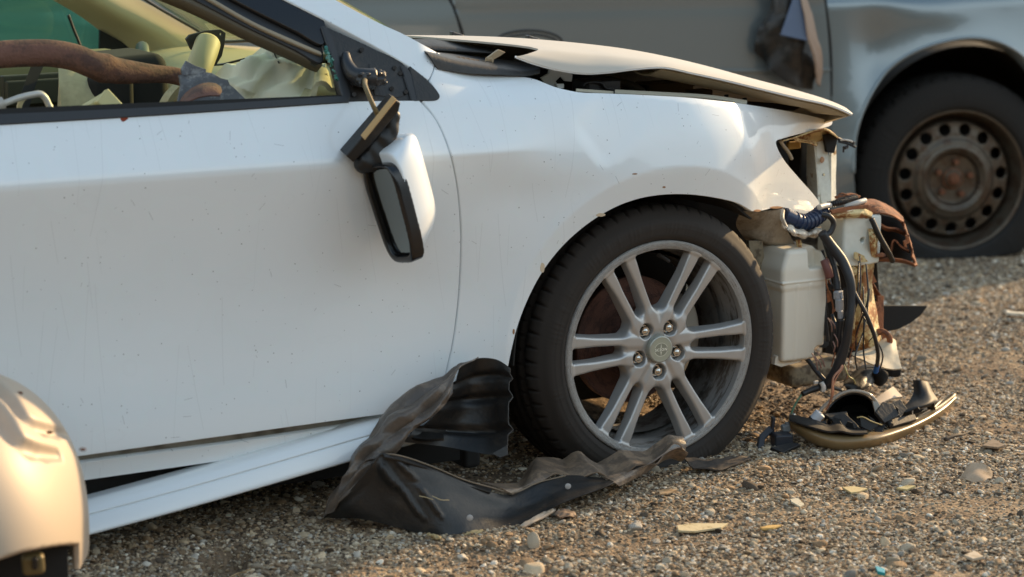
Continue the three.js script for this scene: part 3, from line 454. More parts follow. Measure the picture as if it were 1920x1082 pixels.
{
  const wheel = sub(car, 'front_wheel'); wheel.position.set(0, CY, 0); wheel.rotation.x = 0;
  const LIP = 0.2335;
  part(wheel, 'tyre', tyreGeo(0.311, LIP - 0.003, 0.216, { ground: CY - 0.006, blocks: 62, bulge: 0.5, z: -0.105 }), M.rubber);
  // rim: barrel and lip by lathe, face from a distance field
  const barrel = lathe([[LIP - 0.013, -0.0], [LIP - 0.0155, -0.012], [LIP - 0.018, -0.03], [LIP - 0.026, -0.05], [LIP - 0.03, -0.075], [LIP - 0.03, -0.16], [LIP - 0.018, -0.185], [LIP - 0.004, -0.195], [LIP - 0.012, -0.2], [LIP - 0.034, -0.17], [LIP - 0.038, -0.07]], 160);
  const face = (x, y, z) => {
    const r = Math.hypot(x, y); let a = Math.atan2(y, x) + 0.026; const q = Math.PI / 3; a = a - Math.round(a / q) * q;
    const u = r * Math.cos(a), v = Math.abs(r * Math.sin(a));
    // spoke: a bar that starts at the hub and runs out, nearly parallel to its twin
    const off = 0.0152 + 0.066 * u, w = 0.0116 + 0.003 * sst(0.15, 0.21, u) + 0.001 * (1 - sst(0.07, 0.11, u));
    const top = -0.0085 + 0.006 * sst(0.08, 0.21, u) - 0.0 * u, depth = 0.026 + 0.01 * (1 - sst(0.06, 0.2, u));
    const dv = Math.abs(v - off) * 0.985 - w, zc = z - (top - depth / 2), dz = Math.abs(zc) - depth / 2;
    // rounded crown: spokes are narrower at the front than at the back
    const dvs = dv + 0.18 * Math.max(0, zc + depth / 2) * 0.9 - 0.002, spoke = Math.max(smax(dvs, dz, 0.0055), 0.03 - u, u - (LIP - 0.016));
    const hubTop = -0.0095 - 0.004 * sst(0.045, 0.0, r), hub = smax(r - 0.086, Math.abs(z - (hubTop - 0.022)) - 0.022, 0.014);
    const ring = smax(Math.abs(r - (LIP - 0.0125)) - 0.0055, Math.abs(z + 0.012) - 0.0105, 0.004);
    let d = smin(smin(spoke, hub, 0.013), ring, 0.007);
    // bowl round the centre cap and the nut pockets
    d = smax(d, -(Math.hypot(r * 0.72, (z - 0.012) * 1.15) - 0.034), 0.006);
    for (let k = 0; k < 5; k++) { const b = (k * 72 - 90 + 2) * R, px = x - 0.0505 * Math.cos(b), py = y - 0.0505 * Math.sin(b); if (Math.abs(px) < 0.03 && Math.abs(py) < 0.03) d = smax(d, -Math.max(Math.hypot(px, py) - 0.0152 - 0.12 * Math.max(0, z + 0.02), -0.032 - z), 0.004); }
    return d;
  };
  const faceGeo = iso(face, V(-0.236, -0.236, -0.058), V(0.236, 0.236, 0.012), 0.0026);
  const rim = part(wheel, 'rim', faceGeo, M.alloy); part(wheel, 'rim_barrel', barrel, M.barrel);
  part(rim.parent, 'rim_edge', lathe([[LIP - 0.018, -0.003], [LIP - 0.012, 0.0005], [LIP - 0.006, 0.0022], [LIP - 0.001, 0.001], [LIP, -0.004], [LIP - 0.002, -0.012]], 200), M.scuffed).userData.label = 'scraped outer edge of the alloy rim';
  for (let k = 0; k < 5; k++) {
    const b = (k * 72 - 90 + 2) * R, c = V(0.0505 * Math.cos(b), 0.0505 * Math.sin(b), -0.018), hex = new THREE.CylinderGeometry(0.0098, 0.0105, 0.014, 6).rotateX(Math.PI / 2).rotateZ(k * 0.5).translate(c.x, c.y, c.z);
    part(wheel, 'wheel_nut', [hex, new THREE.CylinderGeometry(0.0125, 0.0135, 0.005, 20).rotateX(Math.PI / 2).translate(c.x, c.y, c.z - 0.008), new THREE.SphereGeometry(0.0092, 16, 8, 0, 6.3, 0, 0.75).rotateX(Math.PI / 2).translate(c.x, c.y, c.z + 0.0005)], M.chrome);
  }
  // centre cap with its printed badge
  const cv = document.createElement('canvas'); cv.width = cv.height = 512; const x = cv.getContext('2d');
  x.fillStyle = '#a9ac9c'; x.fillRect(0, 0, 512, 512); x.lineWidth = 9; x.strokeStyle = '#e4e6d8';
  x.beginPath(); x.ellipse(256, 262, 168, 150, 0, 0, 6.3); x.stroke(); x.fillStyle = '#8f9284'; x.beginPath(); x.ellipse(256, 262, 160, 142, 0, 0, 6.3); x.fill();
  x.fillStyle = '#dfe1d3'; x.beginPath(); x.moveTo(256, 118); x.lineTo(274, 228); x.lineTo(238, 228); x.fill(); x.beginPath(); x.moveTo(256, 408); x.lineTo(276, 300); x.lineTo(236, 300); x.fill();
  x.fillStyle = '#8f9284'; x.fillRect(84, 222, 344, 82); x.fillStyle = '#eceee2'; x.font = 'bold 84px sans-serif'; x.textAlign = 'center'; x.save(); x.translate(256, 292); x.scale(1.28, 1); x.fillText('SCION', 0, 0); x.restore();
  const badge = new THREE.CanvasTexture(cv); badge.colorSpace = THREE.SRGBColorSpace;
  const cap = part(wheel, 'centre_cap', [lathe([[0.0295, -0.02], [0.0295, -0.002], [0.0285, 0.001], [0.026, 0.0018], [0.024, 0.0012]], 64)], std({ color: col(0.4, 0.41, 0.36), metalness: 0.5, roughness: 0.4 }));
  const disc = new THREE.CircleGeometry(0.0245, 48).translate(0, 0, 0.0015); const bm = new THREE.Mesh(disc, std({ map: badge, metalness: 0.4, roughness: 0.4 })); bm.name = 'badge'; cap.parent.add(bm);
  part(wheel, 'valve_stem', tube([V(0.012, 0.198, -0.035), V(0.018, 0.192, -0.02), V(0.024, 0.186, -0.008)], t => 0.005 - 0.0015 * t, 10, 10), M.rubber);
  // behind the rim
  const brake = sub(car, 'brake'); brake.position.copy(wheel.position);
  part(brake, 'brake_disc', lathe([[0.02, -0.125], [0.07, -0.125], [0.072, -0.115], [0.09, -0.115], [0.138, -0.115], [0.139, -0.118], [0.139, -0.138], [0.02, -0.138]], 96), M.oldRust);
  part(brake, 'caliper', iso((X, Y, Z) => { const r = Math.hypot(X, Y), a = Math.atan2(Y, X) - 0.12; return smax(smax(Math.abs(r - 0.132) - 0.03, Math.abs(Z + 0.118) - 0.026, 0.012), Math.abs(a) * 0.13 - 0.062, 0.012); }, V(0.03, -0.12, -0.16), V(0.18, 0.14, -0.08), 0.005), std({ map: grime([0.45, 0.4, 0.33], [0.2, 0.14, 0.1], 20, 0.5, 0.7, 61, 256, 4), roughness: 0.75, metalness: 0.2 }));
  part(brake, 'hub_carrier', iso((X, Y, Z) => Math.min(Math.hypot(X, Y) - 0.06 - (Z + 0.2) * 0.2, rbox(X, Y - 0.08, Z + 0.2, 0.025, 0.14, 0.03, 0.02)), V(-0.12, -0.15, -0.26), V(0.12, 0.25, -0.12), 0.008), M.dark);
}
{   // chips and rust at the edge of the wheel arch
  const rusty = std({ color: col(0.3, 0.16, 0.08), roughness: 0.9 }), pale = std({ color: col(0.6, 0.5, 0.36), roughness: 0.8 });
  for (const [x, y, w, h, m] of [[1126, 403, 9, 3, pale], [1017, 502, 4, 9, pale], [1455, 389, 12, 2, rusty], [1420, 395, 7, 2, rusty], [963, 622, 2, 5, rusty], [1245, 351, 3, 1.5, rusty], [1190, 326, 5, 1.2, rusty]]) part(car, 'paint_chip', panel(onN(outline([[x - w, y], [x - w * 0.3, y - h], [x + w * 0.7, y - h * 0.8], [x + w, y], [x + w * 0.2, y + h], [x - w * 0.8, y + h * 0.7]])), off(N, 0.0008), 0.004, 0.001), m);
}
// ---------------------------------------------------------------- what the torn-off nose leaves open: wheel well, bay, brackets, bottle, wiring
const cps = (a, n) => a.map(p => cp(p[0], p[1], p[2] === undefined ? n : p[2]));
{
  const well = [], arc = (r, z) => { const o = []; for (let k = 0; k <= 10; k++) { const a = (48 + 132 * k / 10) * R; o.push(V(Math.cos(a) * r, CY + Math.sin(a) * r, z)); } return o; };
  part(car, 'wheel_well', [sheet([arc(0.35, -0.012), arc(0.362, -0.14), arc(0.36, -0.3)], 0.004, 3, 4), plate([V(-0.42, 0.08, -0.3), V(0.22, 0.1, -0.3), V(0.3, 0.62, -0.3), V(-0.4, 0.7, -0.3)], 0.006)], M.dark);
  part(car, 'floor_pan', [box(V(-1.45, 0.17, -0.75), 1.9, 0.03, 1.3, 0, 0, 0, 0.01), box(V(-0.43, 0.42, -0.75), 0.04, 0.75, 1.42, 0, 0, 0, 0.01), box(V(-2.45, 0.55, -0.75), 0.04, 0.75, 1.4, 0, 0, 0, 0.01), box(V(0.02, 0.1, -0.85), 0.9, 0.03, 1.1, 0, 0, 0, 0.01)], M.dark);
  // far side of the car and far wheel, mostly out of view
  part(car, 'far_side_panel', [box(V(-1.5, 0.5, -1.47), 1.9, 0.6, 0.03), box(V(-0.05, 0.62, -1.44), 0.8, 0.22, 0.03)], M.white);
  const fw = lathe([[0.05, -0.1], [0.2, -0.1], [0.23, -0.1], [0.3, -0.08], [0.305, 0], [0.3, 0.08], [0.23, 0.1], [0.05, 0.1]], 40); fw.translate(0, CY, -1.42); part(car, 'far_front_wheel', fw, M.rubber);
  const bay = sub(car, 'engine_bay');
  part(bay, 'engine_block', [box(V(0.08, 0.5, -0.75), 0.5, 0.36, 0.7, 0.05, 0, 0, 0.04), box(V(0.02, 0.68, -0.45), 0.22, 0.06, 0.26, 0.1, 0, 0, 0.02), box(V(0.3, 0.62, -0.5), 0.16, 0.14, 0.2, 0, 0, 0.05, 0.02)], M.black);
  part(bay, 'inner_wing', [plate(cps([[1085, 168], [1200, 174], [1330, 181], [1400, 191], [1400, 240], [1085, 230]], -0.13), 0.006), plate(cps([[1010, 130], [1400, 190], [1460, 240], [1470, 470], [1380, 470], [1010, 300]], -0.3), 0.006)], M.dark);
  part(bay, 'strut_tower', [plate(cps([[1014, 146], [1028, 138], [1030, 128], [1046, 130], [1062, 134], [1072, 140], [1070, 152], [1058, 151], [1050, 142], [1040, 152], [1048, 166], [1030, 168]], -0.13), 0.004, 0.0008, [[cp(1031, 131, -0.13), 0.002]]), plate(cps([[1042, 158], [1054, 158], [1054, 164], [1044, 164]], -0.11), 0.01)], M.primer);
  part(bay, 'wing_flange', [sheet([cps([[1080, 167], [1125, 170], [1150, 172]], -0.075), cps([[1080, 172], [1125, 175], [1150, 176]], -0.07)], 0.003), sheet([cps([[1153, 169], [1230, 173], [1330, 179], [1400, 189]], -0.075), cps([[1153, 175], [1230, 179], [1330, 184], [1400, 195]], -0.06)], 0.003)], std({ color: col(0.5, 0.46, 0.36), roughness: 0.6 }));
  part(bay, 'fuse_box', [box(cp(1118, 164, -0.16), 0.08, 0.035, 0.07), box(cp(1118, 156, -0.16), 0.05, 0.012, 0.05, 0.2), tube([cp(1092, 162, -0.12), cp(1098, 156, -0.12), cp(1128, 156, -0.12), cp(1134, 164, -0.12), cp(1150, 168, -0.12)], 0.003)], M.black);
  part(bay, 'hose', [tube([cp(1100, 152, -0.25), cp(1140, 150, -0.22), cp(1180, 158, -0.2), cp(1206, 172, -0.2)], 0.008), tube([cp(1150, 153, -0.2), cp(1156, 154, -0.2), cp(1162, 156, -0.2)], 0.006)], std({ color: col(0.07, 0.06, 0.04), roughness: 0.6 }));
  part(bay, 'reservoir_bracket', [plate(cps([[1276, 142], [1300, 142], [1300, 160], [1294, 160], [1294, 148], [1283, 148], [1283, 160], [1276, 160]], -0.3), 0.006), box(cp(1245, 165, -0.32), 0.12, 0.03, 0.06), box(cp(1310, 176, -0.2), 0.05, 0.02, 0.04)], std({ color: col(0.12, 0.09, 0.05), roughness: 0.8 }));
  for (const [a, b] of [[1362, 178], [1396, 184]]) part(bay, 'bonnet_stop', bar(cp(a, b, -0.14), cp(a + 1, b + 13, -0.14), 0.005), M.dark);
  part(bay, 'slam_panel', [plate(cps([[1400, 190], [1470, 196], [1500, 200], [1485, 206], [1420, 203]], -0.25), 0.012)], M.dark);
  // scuttle below the windscreen
  const sc = sub(car, 'scuttle');
  part(sc, 'scuttle_tray', [sheet([cps([[770, 95], [850, 102], [930, 112], [1000, 118], [1014, 123]], -0.16), cps([[800, 100], [860, 116], [930, 127], [990, 132], [1013, 127]], -0.07), cps([[820, 130], [880, 138], [935, 140], [990, 142], [1012, 138]], -0.06)], 0.004, 4, 4), sheet([cps([[770, 74], [900, 82], [1000, 96], [1010, 120]], -0.6), cps([[770, 120], [900, 120], [1000, 130], [1010, 140]], -0.6)], 0.004)], M.plastic);
  part(sc, 'weather_strip', [sheet([cps([[774, 76], [800, 75.5], [870, 84], [945, 94]], -0.2), cps([[774, 90], [815, 93], [880, 96], [938, 100]], -0.16), cps([[776, 96], [815, 98], [880, 101], [936, 103]], -0.18)], 0.006, 4, 3)], M.plastic);
  part(sc, 'hinge_clip', [plate(cps([[934, 94], [945, 98], [938, 103], [924, 111], [914, 108], [928, 98]], -0.11), 0.004), bar(cp(912, 108, -0.1), cp(908, 124, -0.1), 0.0018), bar(cp(925, 110, -0.1), cp(921, 125, -0.1), 0.0018), box(cp(917, 113, -0.11), 0.014, 0.012, 0.01)], std({ color: col(0.36, 0.26, 0.15), roughness: 0.55 }));
  part(sc, 'leaf_litter', [0, 1, 2, 3, 4, 5].map(i => sheet([cps([[852 + i * 9, 107 + i * 1.4], [862 + i * 9, 106 + i * 1.5]], -0.1), cps([[855 + i * 9, 112 + i * 1.4], [864 + i * 9, 111 + i * 1.6]], -0.085)], 0.001, 2, 2)), std({ color: col(0.09, 0.06, 0.035), roughness: 0.95 })).userData.kind = 'stuff';
}
{   // headlamp opening and radiator support
  const fr = sub(car, 'front_frame'); fr.position.copy(CAR.local(ray(1510, 330).normalize().multiplyScalar(0.11).add(CAR.o)));
  part(fr, 'support_upright', [plate(cps([[1529, 266, -0.16], [1546, 262, -0.16], [1556, 300, -0.15], [1557, 340, -0.15], [1556, 388, -0.15], [1541, 388, -0.15], [1536, 340, -0.15]], -0.15), 0.004, 0.001, [[cp(1545, 328, -0.15), 0.0045]]), plate(cps([[1516, 271, -0.2], [1527, 268, -0.16], [1535, 340, -0.15], [1540, 388, -0.15], [1517, 388, -0.2], [1517, 330, -0.21]], -0.18), 0.004), plate(cps([[1557, 290, -0.15], [1567, 266, -0.17], [1568, 300, -0.17], [1564, 330, -0.17], [1567, 388, -0.17], [1557, 388, -0.15]], -0.16), 0.004)], M.beam);
  part(fr, 'rust_plug', lathe([[0.0006, 0.002], [0.006, 0.002], [0.0075, 0]], 20).rotateY(0.2).applyMatrix4(new THREE.Matrix4().setPosition(cp(1542, 299, -0.146))), std({ color: col(0.4, 0.23, 0.13), roughness: 0.9 }));
  part(fr, 'support_crossbar', [sheet([cps([[1466, 264, -0.05], [1505, 251, -0.06], [1545, 240, -0.07], [1562, 248, -0.08], [1571, 256, -0.1]], -0.08), cps([[1470, 262, -0.1], [1505, 252, -0.13], [1545, 245, -0.15], [1560, 252, -0.15], [1571, 258, -0.15]], -0.1), cps([[1486, 258, -0.12], [1510, 265, -0.14], [1530, 268, -0.16], [1546, 266, -0.16], [1560, 262, -0.16]], -0.14)], 0.003, 4, 4, (u, v) => 0.004 * (fbm(u * 6, v * 6, 3, 3) - 0.5)), sheet([cps([[1487, 256, -0.11], [1510, 262, -0.12], [1530, 264, -0.13]], 0), cps([[1490, 262, -0.11], [1513, 265, -0.115], [1532, 272, -0.125]], 0), cps([[1496, 262, -0.14], [1515, 266, -0.14], [1534, 268, -0.15]], 0)], 0.003)], M.rustyPaint);
  part(fr, 'latch_wiring', [tube([cp(1571, 258, -0.15), cp(1582, 262, -0.15), cp(1594, 263, -0.14), cp(1604, 268, -0.13)], 0.004), tube([cp(1573, 264, -0.15), cp(1590, 268, -0.14), cp(1606, 275, -0.13)], 0.0028), box(cp(1587, 275, -0.14), 0.014, 0.008, 0.01, 0.3, 0, 0.2), box(cp(1583, 280, -0.14), 0.004, 0.012, 0.004)], M.wire);
  part(fr, 'latch_cable', tube([cp(1577, 262, -0.148), cp(1586, 261, -0.14), cp(1596, 263, -0.135), cp(1600, 265, -0.13)], 0.0022), std({ color: col(0.55, 0.54, 0.5), roughness: 0.4 }));
  part(fr, 'dark_bracket', plate(cps([[1545, 252], [1557, 250], [1569, 258], [1563, 285], [1550, 283]], -0.145), 0.006), M.dark);
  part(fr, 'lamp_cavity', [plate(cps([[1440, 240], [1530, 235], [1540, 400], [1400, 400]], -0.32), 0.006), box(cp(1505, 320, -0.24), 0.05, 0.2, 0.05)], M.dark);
  part(fr, 'yellow_tag', box(cp(1487, 271, -0.16), 0.038, 0.018, 0.012, 0.1), std({ color: col(0.3, 0.17, 0.03), roughness: 0.7 }));
  part(fr, 'drain_hose', tube([cp(1461, 261, -0.07), cp(1468, 272, -0.08), cp(1478, 285, -0.09), cp(1484, 297, -0.1)], 0.0042), std({ color: col(0.32, 0.27, 0.2), roughness: 0.7 }));
  // dusty remains of the liner in front of the wheel
  part(fr, 'splash_panel', [sheet([cps([[1385, 398, -0.02], [1420, 398, -0.02], [1468, 393, -0.03]], 0), cps([[1378, 425, -0.09], [1425, 432, -0.06], [1475, 432, -0.05]], 0), cps([[1392, 446, -0.1], [1440, 458, -0.06], [1492, 464, -0.06]], 0), cps([[1400, 452, -0.17], [1445, 468, -0.14], [1498, 466, -0.12]], 0)], 0.003, 5, 5)], std({ map: grime([0.4, 0.345, 0.27], [0.28, 0.23, 0.17], 14, 0.45, 0.7, 17, 256, 3), roughness: 0.85 }));
  // ribbed blue lamp connector in its pale shell
  part(fr, 'lamp_shell', [sheet([cps([[1464, 394, -0.02], [1463, 412, 0.0], [1470, 427, 0.01]], 0), cps([[1470, 395, -0.01], [1469, 411, 0.01], [1476, 427, 0.015]], 0)], 0.004), sheet([cps([[1466, 420, -0.02], [1490, 430, -0.01], [1515, 436, -0.03], [1540, 426, -0.05]], 0), cps([[1468, 428, 0.005], [1492, 439, 0.015], [1518, 443, 0.01], [1541, 434, -0.01]], 0), cps([[1476, 432, 0.01], [1494, 446, 0.01], [1516, 447, 0.0], [1538, 444, -0.02]], 0)], 0.004, 5, 4, (u) => 0.003 * Math.sin(u * 21))], std({ map: grime([0.66, 0.6, 0.5], [0.36, 0.28, 0.2], 12, 0.5, 0.7, 18, 256, 4), roughness: 0.6 }));
  const blue = std({ color: col(0.018, 0.035, 0.085), roughness: 0.35 }), path = new THREE.CatmullRomCurve3(cps([[1470, 404, -0.03], [1488, 413, -0.025], [1508, 419, -0.03], [1528, 411, -0.04], [1545, 397, -0.055]], 0)), ribs = [tube(path.points, 0.017, 40, 14)];
  part(fr, 'lamp_connector', ribs, blue);
  for (let k = 0; k < 9; k++) { const t = 0.2 + 0.76 * k / 8, p = path.getPointAt(t), q = path.getTangentAt(t); part(fr, 'rib', new THREE.TorusGeometry(0.0172, 0.0022, 8, 28).applyMatrix4(new THREE.Matrix4().makeRotationFromQuaternion(new THREE.Quaternion().setFromUnitVectors(V(0, 0, 1), q)).setPosition(p)), blue); }
  part(fr, 'lower_bolt', [bar(cp(1497, 452, -0.02), cp(1500, 480, -0.02), 0.006), bar(cp(1492, 478, -0.02), cp(1505, 478, -0.02), 0.007)], M.rustyPaint);
  // washer bottle
  const c = cp(1487, 565, -0.13), b = (x, y, z) => {
    const X = x - c.x, Y = y - c.y, Z = z - c.z, ty = clamp((Y + 0.125) / 0.25), q = 0.006 * (1 - ty);
    const low = rbox(X + 0.006, Y + 0.03, Z, 0.064 - q, 0.096, 0.058 - q, 0.009), topb = rbox(X + 0.008, Y - 0.082, Z, 0.064 - 0.016 * sst(0.08, 0.13, Y), 0.046, 0.058 - 0.006 * sst(0.08, 0.13, Y), 0.01), seam = rbox(X + 0.006, Y - 0.056, Z, 0.068, 0.0035, 0.06, 0.003);
    let d = Math.min(smin(low, topb, 0.004), seam);
    d = smax(d, -rbox(X - 0.02, Y - 0.115, Z - 0.05, 0.019, 0.032, 0.028, 0.006), 0.005);                     // notch for the bolt
    d = smax(d, -rbox(X - 0.055, Y + 0.128, Z - 0.05, 0.03, 0.03, 0.12, 0.008), 0.006);                       // stepped lower corner
    for (const s of [-0.03, 0.004]) d -= 0.0012 * Math.exp(-(((X - s) / 0.004) ** 2)) * (Y < 0.05 ? 1 : 0);   // moulded ribs
    return d;
  };
  part(car, 'washer_bottle', iso(b, c.clone().add(V(-0.085, -0.14, -0.075)), c.clone().add(V(0.075, 0.14, 0.075)), 0.0035), M.bottle);
  part(car, 'bottle_backing', [plate(cps([[1402, 452], [1426, 452], [1450, 660], [1420, 660]], -0.16), 0.01), box(cp(1500, 690, -0.2), 0.16, 0.05, 0.16, 0, 0, 0, 0.02)], std({ map: grime([0.3, 0.25, 0.17], [0.12, 0.09, 0.06], 9, 0.45, 0.65, 19, 256, 3), roughness: 0.8 }));
  part(car, 'lower_splash_lip', plate(cps([[1452, 668], [1500, 662], [1500, 676], [1462, 686], [1450, 682]], -0.1), 0.012), M.bottle);
}
{   // chassis rail end, crumpled beam, rusty lower rail
  const rail = sub(car, 'chassis_rail'), c = cp(1592, 446, -0.17);
  part(rail, 'rail_end', iso((x, y, z) => { const X = x - c.x, Y = y - c.y, Z = z - c.z; let d = rbox(X, Y, Z, 0.054, 0.058, 0.05, 0.006) + 0.004 * (fbm(x * 26, y * 26, z * 26, 3) - 0.5); d += 0.12 * Math.max(0, -Y - 0.02) * Math.abs(X / 0.05) * 0.5; return smax(d, -Math.max(Math.hypot(X - 0.002, Y - 0.002) - 0.0055, 0.03 - Z), 0.001); }, c.clone().addScalar(-0.08), c.clone().addScalar(0.08), 0.0035), M.beam);
  part(rail, 'torn_edge', [sheet([cps([[1552, 402, -0.12], [1590, 396, -0.1], [1620, 392, -0.11], [1636, 399, -0.12]], 0), cps([[1552, 407, -0.115], [1590, 402, -0.095], [1622, 401, -0.105], [1634, 407, -0.115]], 0), cps([[1556, 410, -0.14], [1592, 407, -0.12], [1622, 408, -0.12], [1632, 412, -0.13]], 0)], 0.003, 8, 4, (u, v) => 0.004 * (fbm(u * 14, v * 3, 1, 3) - 0.5)), sheet([cps([[1627, 428, -0.12], [1630, 445, -0.11], [1631, 462, -0.11], [1634, 480, -0.12]], 0), cps([[1636, 430, -0.11], [1640, 446, -0.1], [1640, 462, -0.105], [1643, 482, -0.12]], 0), cps([[1640, 428, -0.16], [1645, 446, -0.15], [1644, 464, -0.15], [1640, 484, -0.16]], 0)], 0.003, 8, 4, (u, v) => 0.006 * (fbm(u * 12, v * 3, 7, 3) - 0.5))], M.rustyPaint);
  part(rail, 'lower_rail', [sheet([cps([[1604, 498, -0.17], [1598, 545, -0.18], [1590, 600, -0.17], [1586, 640, -0.17], [1600, 655, -0.18]], 0), cps([[1620, 495, -0.13], [1618, 545, -0.13], [1620, 600, -0.12], [1626, 635, -0.12], [1628, 662, -0.13]], 0), cps([[1640, 490, -0.17], [1636, 545, -0.17], [1644, 600, -0.16], [1652, 640, -0.15], [1648, 664, -0.16]], 0)], 0.004, 10, 8, (u, v) => 0.008 * (fbm(u * 9, v * 5, 2, 3) - 0.5) - 0.016 * Math.exp(-(((u - 0.85) / 0.08) ** 2 + ((v - 0.4) / 0.18) ** 2)))], M.rustyPaint);
  part(rail, 'tie_down_loop', [tube(cps([[1634, 628, -0.15], [1655, 622, -0.13], [1668, 634, -0.12], [1664, 650, -0.13], [1645, 658, -0.14], [1630, 656, -0.15]], 0), t => 0.009 - 0.002 * Math.sin(t * 3.1), 40, 10), sheet([cps([[1630, 618, -0.17], [1652, 614, -0.16], [1668, 628, -0.15]], 0), cps([[1628, 640, -0.16], [1650, 636, -0.15], [1664, 644, -0.14]], 0)], 0.004)], M.rust);
  part(rail, 'rusty_strip', [plate(cps([[1645, 556, -0.2], [1655, 556, -0.2], [1654, 626, -0.18], [1646, 626, -0.18]], 0), 0.004), sheet([cps([[1618, 490, -0.2], [1632, 520, -0.2], [1652, 555, -0.21]], 0), cps([[1622, 540, -0.22], [1634, 548, -0.22], [1654, 562, -0.22]], 0)], 0.003)], M.rust);
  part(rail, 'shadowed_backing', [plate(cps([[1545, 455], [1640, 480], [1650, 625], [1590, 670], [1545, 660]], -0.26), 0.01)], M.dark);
  const q = rng(41), torn = (x, y, n, w, h, a) => { const P = []; for (let k = 0; k < 9; k++) { const t = k / 9 * 6.283, r = 0.6 + 0.55 * q(); const dx = Math.cos(t) * w * r, dy = Math.sin(t) * h * r; P.push(cp(x + dx * Math.cos(a) - dy * Math.sin(a), y + dx * Math.sin(a) + dy * Math.cos(a), n + 0.02 * (q() - 0.5))); } return plate(P, 0.0025, 0.0006); };
  for (const [x, y, n, w, h, a, m] of [[1612, 482, -0.11, 16, 7, 0.5, 'rustyPaint'], [1598, 512, -0.12, 6, 14, 0.2, 'rustyPaint'], [1632, 520, -0.17, 8, 18, -0.3, 'rust'], [1640, 585, -0.18, 7, 26, 0.1, 'rust'], [1582, 560, -0.15, 5, 20, 0.1, 'dark'], [1560, 470, -0.14, 7, 12, 0.4, 'dark'], [1566, 615, -0.14, 9, 18, -0.4, 'dark'], [1575, 655, -0.13, 12, 9, 0.3, 'plastic'], [1552, 560, -0.16, 5, 16, 0.2, 'rust'], [1616, 640, -0.11, 12, 6, 0.9, 'rustyPaint'], [1600, 600, -0.1, 4, 20, -0.1, 'rustyPaint'], [1545, 640, -0.15, 10, 12, 0.6, 'plastic'], [1650, 478, -0.12, 10, 5, 0.2, 'rust'], [1700, 452, -0.11, 5, 12, 0.2, 'rust']]) part(rail, 'torn_scrap', torn(x, y, n, w, h, a), M[m]);
  const bm = sub(car, 'bumper_beam');
  part(bm, 'beam_skin', [sheet([cps([[1612, 378, -0.2], [1640, 374, -0.2], [1668, 388, -0.2], [1693, 408, -0.2]], 0), cps([[1622, 384, -0.14], [1645, 384, -0.14], [1670, 398, -0.14], [1691, 413, -0.14]], 0), cps([[1632, 402, -0.13], [1650, 400, -0.12], [1672, 405, -0.12], [1692, 416, -0.12]], 0)], 0.003, 6, 5, (u, v) => 0.006 * (fbm(u * 5, v * 4, 5, 3) - 0.5)), sheet([cps([[1690, 408, -0.21], [1700, 435, -0.21], [1708, 465, -0.21], [1718, 500, -0.2]], 0), cps([[1692, 416, -0.12], [1702, 440, -0.12], [1708, 468, -0.12], [1714, 492, -0.12]], 0)], 0.003, 6, 4, (u, v) => 0.01 * (fbm(u * 6, v * 4, 6, 3) - 0.5))], M.rust);
  part(bm, 'beam_web', [sheet([cps([[1640, 412, -0.14], [1662, 426, -0.13], [1680, 428, -0.13], [1702, 438, -0.14]], 0), cps([[1642, 417, -0.2], [1662, 432, -0.2], [1680, 434, -0.2], [1702, 444, -0.2]], 0)], 0.004, 5, 3), sheet([cps([[1668, 488, -0.14], [1676, 450, -0.13], [1690, 462, -0.13], [1704, 470, -0.13]], 0), cps([[1668, 490, -0.2], [1678, 452, -0.2], [1692, 466, -0.2], [1706, 474, -0.2]], 0)], 0.004, 6, 3), sheet([cps([[1640, 486, -0.13], [1670, 484, -0.12], [1695, 487, -0.12], [1714, 494, -0.12]], 0), cps([[1640, 490, -0.2], [1670, 490, -0.2], [1695, 493, -0.2], [1718, 500, -0.2]], 0)], 0.003, 6, 3)], M.rust);
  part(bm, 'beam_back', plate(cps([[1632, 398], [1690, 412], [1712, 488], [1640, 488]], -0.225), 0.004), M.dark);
  part(bm, 'beam_stay', tube(cps([[1634, 410, -0.11], [1650, 445, -0.1], [1664, 470, -0.1], [1674, 490, -0.11]], 0), 0.0065), M.plastic);
  // hoses and cut pipes lying over the rail
  const hz = sub(car, 'front_hoses');
  part(hz, 'corrugated_hose', tube(cps([[1552, 384, -0.13], [1570, 380, -0.12], [1590, 374, -0.13], [1604, 371, -0.15]], 0), (t) => 0.0072 + 0.0012 * Math.sin(t * 150), 160, 12), M.wire);
  part(hz, 'pale_pipe', [tube(cps([[1536, 389, -0.1], [1545, 386, -0.11], [1556, 385, -0.12]], 0), 0.0062), tube(cps([[1584, 388, -0.12], [1605, 381, -0.11], [1622, 376, -0.12]], 0), 0.006)], std({ color: col(0.55, 0.52, 0.47), roughness: 0.4 }));
  part(hz, 'rusty_lath', [plate(cps([[1556, 394, -0.11], [1600, 388, -0.1], [1624, 384, -0.11], [1624, 388, -0.11], [1600, 393, -0.1], [1558, 399, -0.11]], 0), 0.004), tube(cps([[1566, 370, -0.16], [1580, 367, -0.16], [1596, 364, -0.17], [1612, 369, -0.17]], 0), 0.003), tube(cps([[1568, 375, -0.16], [1576, 363, -0.16], [1590, 366, -0.16], [1610, 371, -0.16]], 0), 0.002)], M.rust);
  part(hz, 'looped_hose', tube(cps([[1541, 402, -0.07], [1555, 406, -0.06], [1563, 418, -0.06], [1558, 434, -0.06], [1545, 443, -0.06]], 0), 0.0065, 40, 10), M.wire);
  // undertray flap and cover pieces
  const tray = (z) => cps([[1652, 574], [1690, 574], [1736, 574], [1724, 590], [1704, 605], [1682, 616], [1652, 622]], z);
  part(car, 'undertray_flap', plate(tray(-0.22), 0.006), M.dark).userData.label = 'black undertray flap sticking out in front';
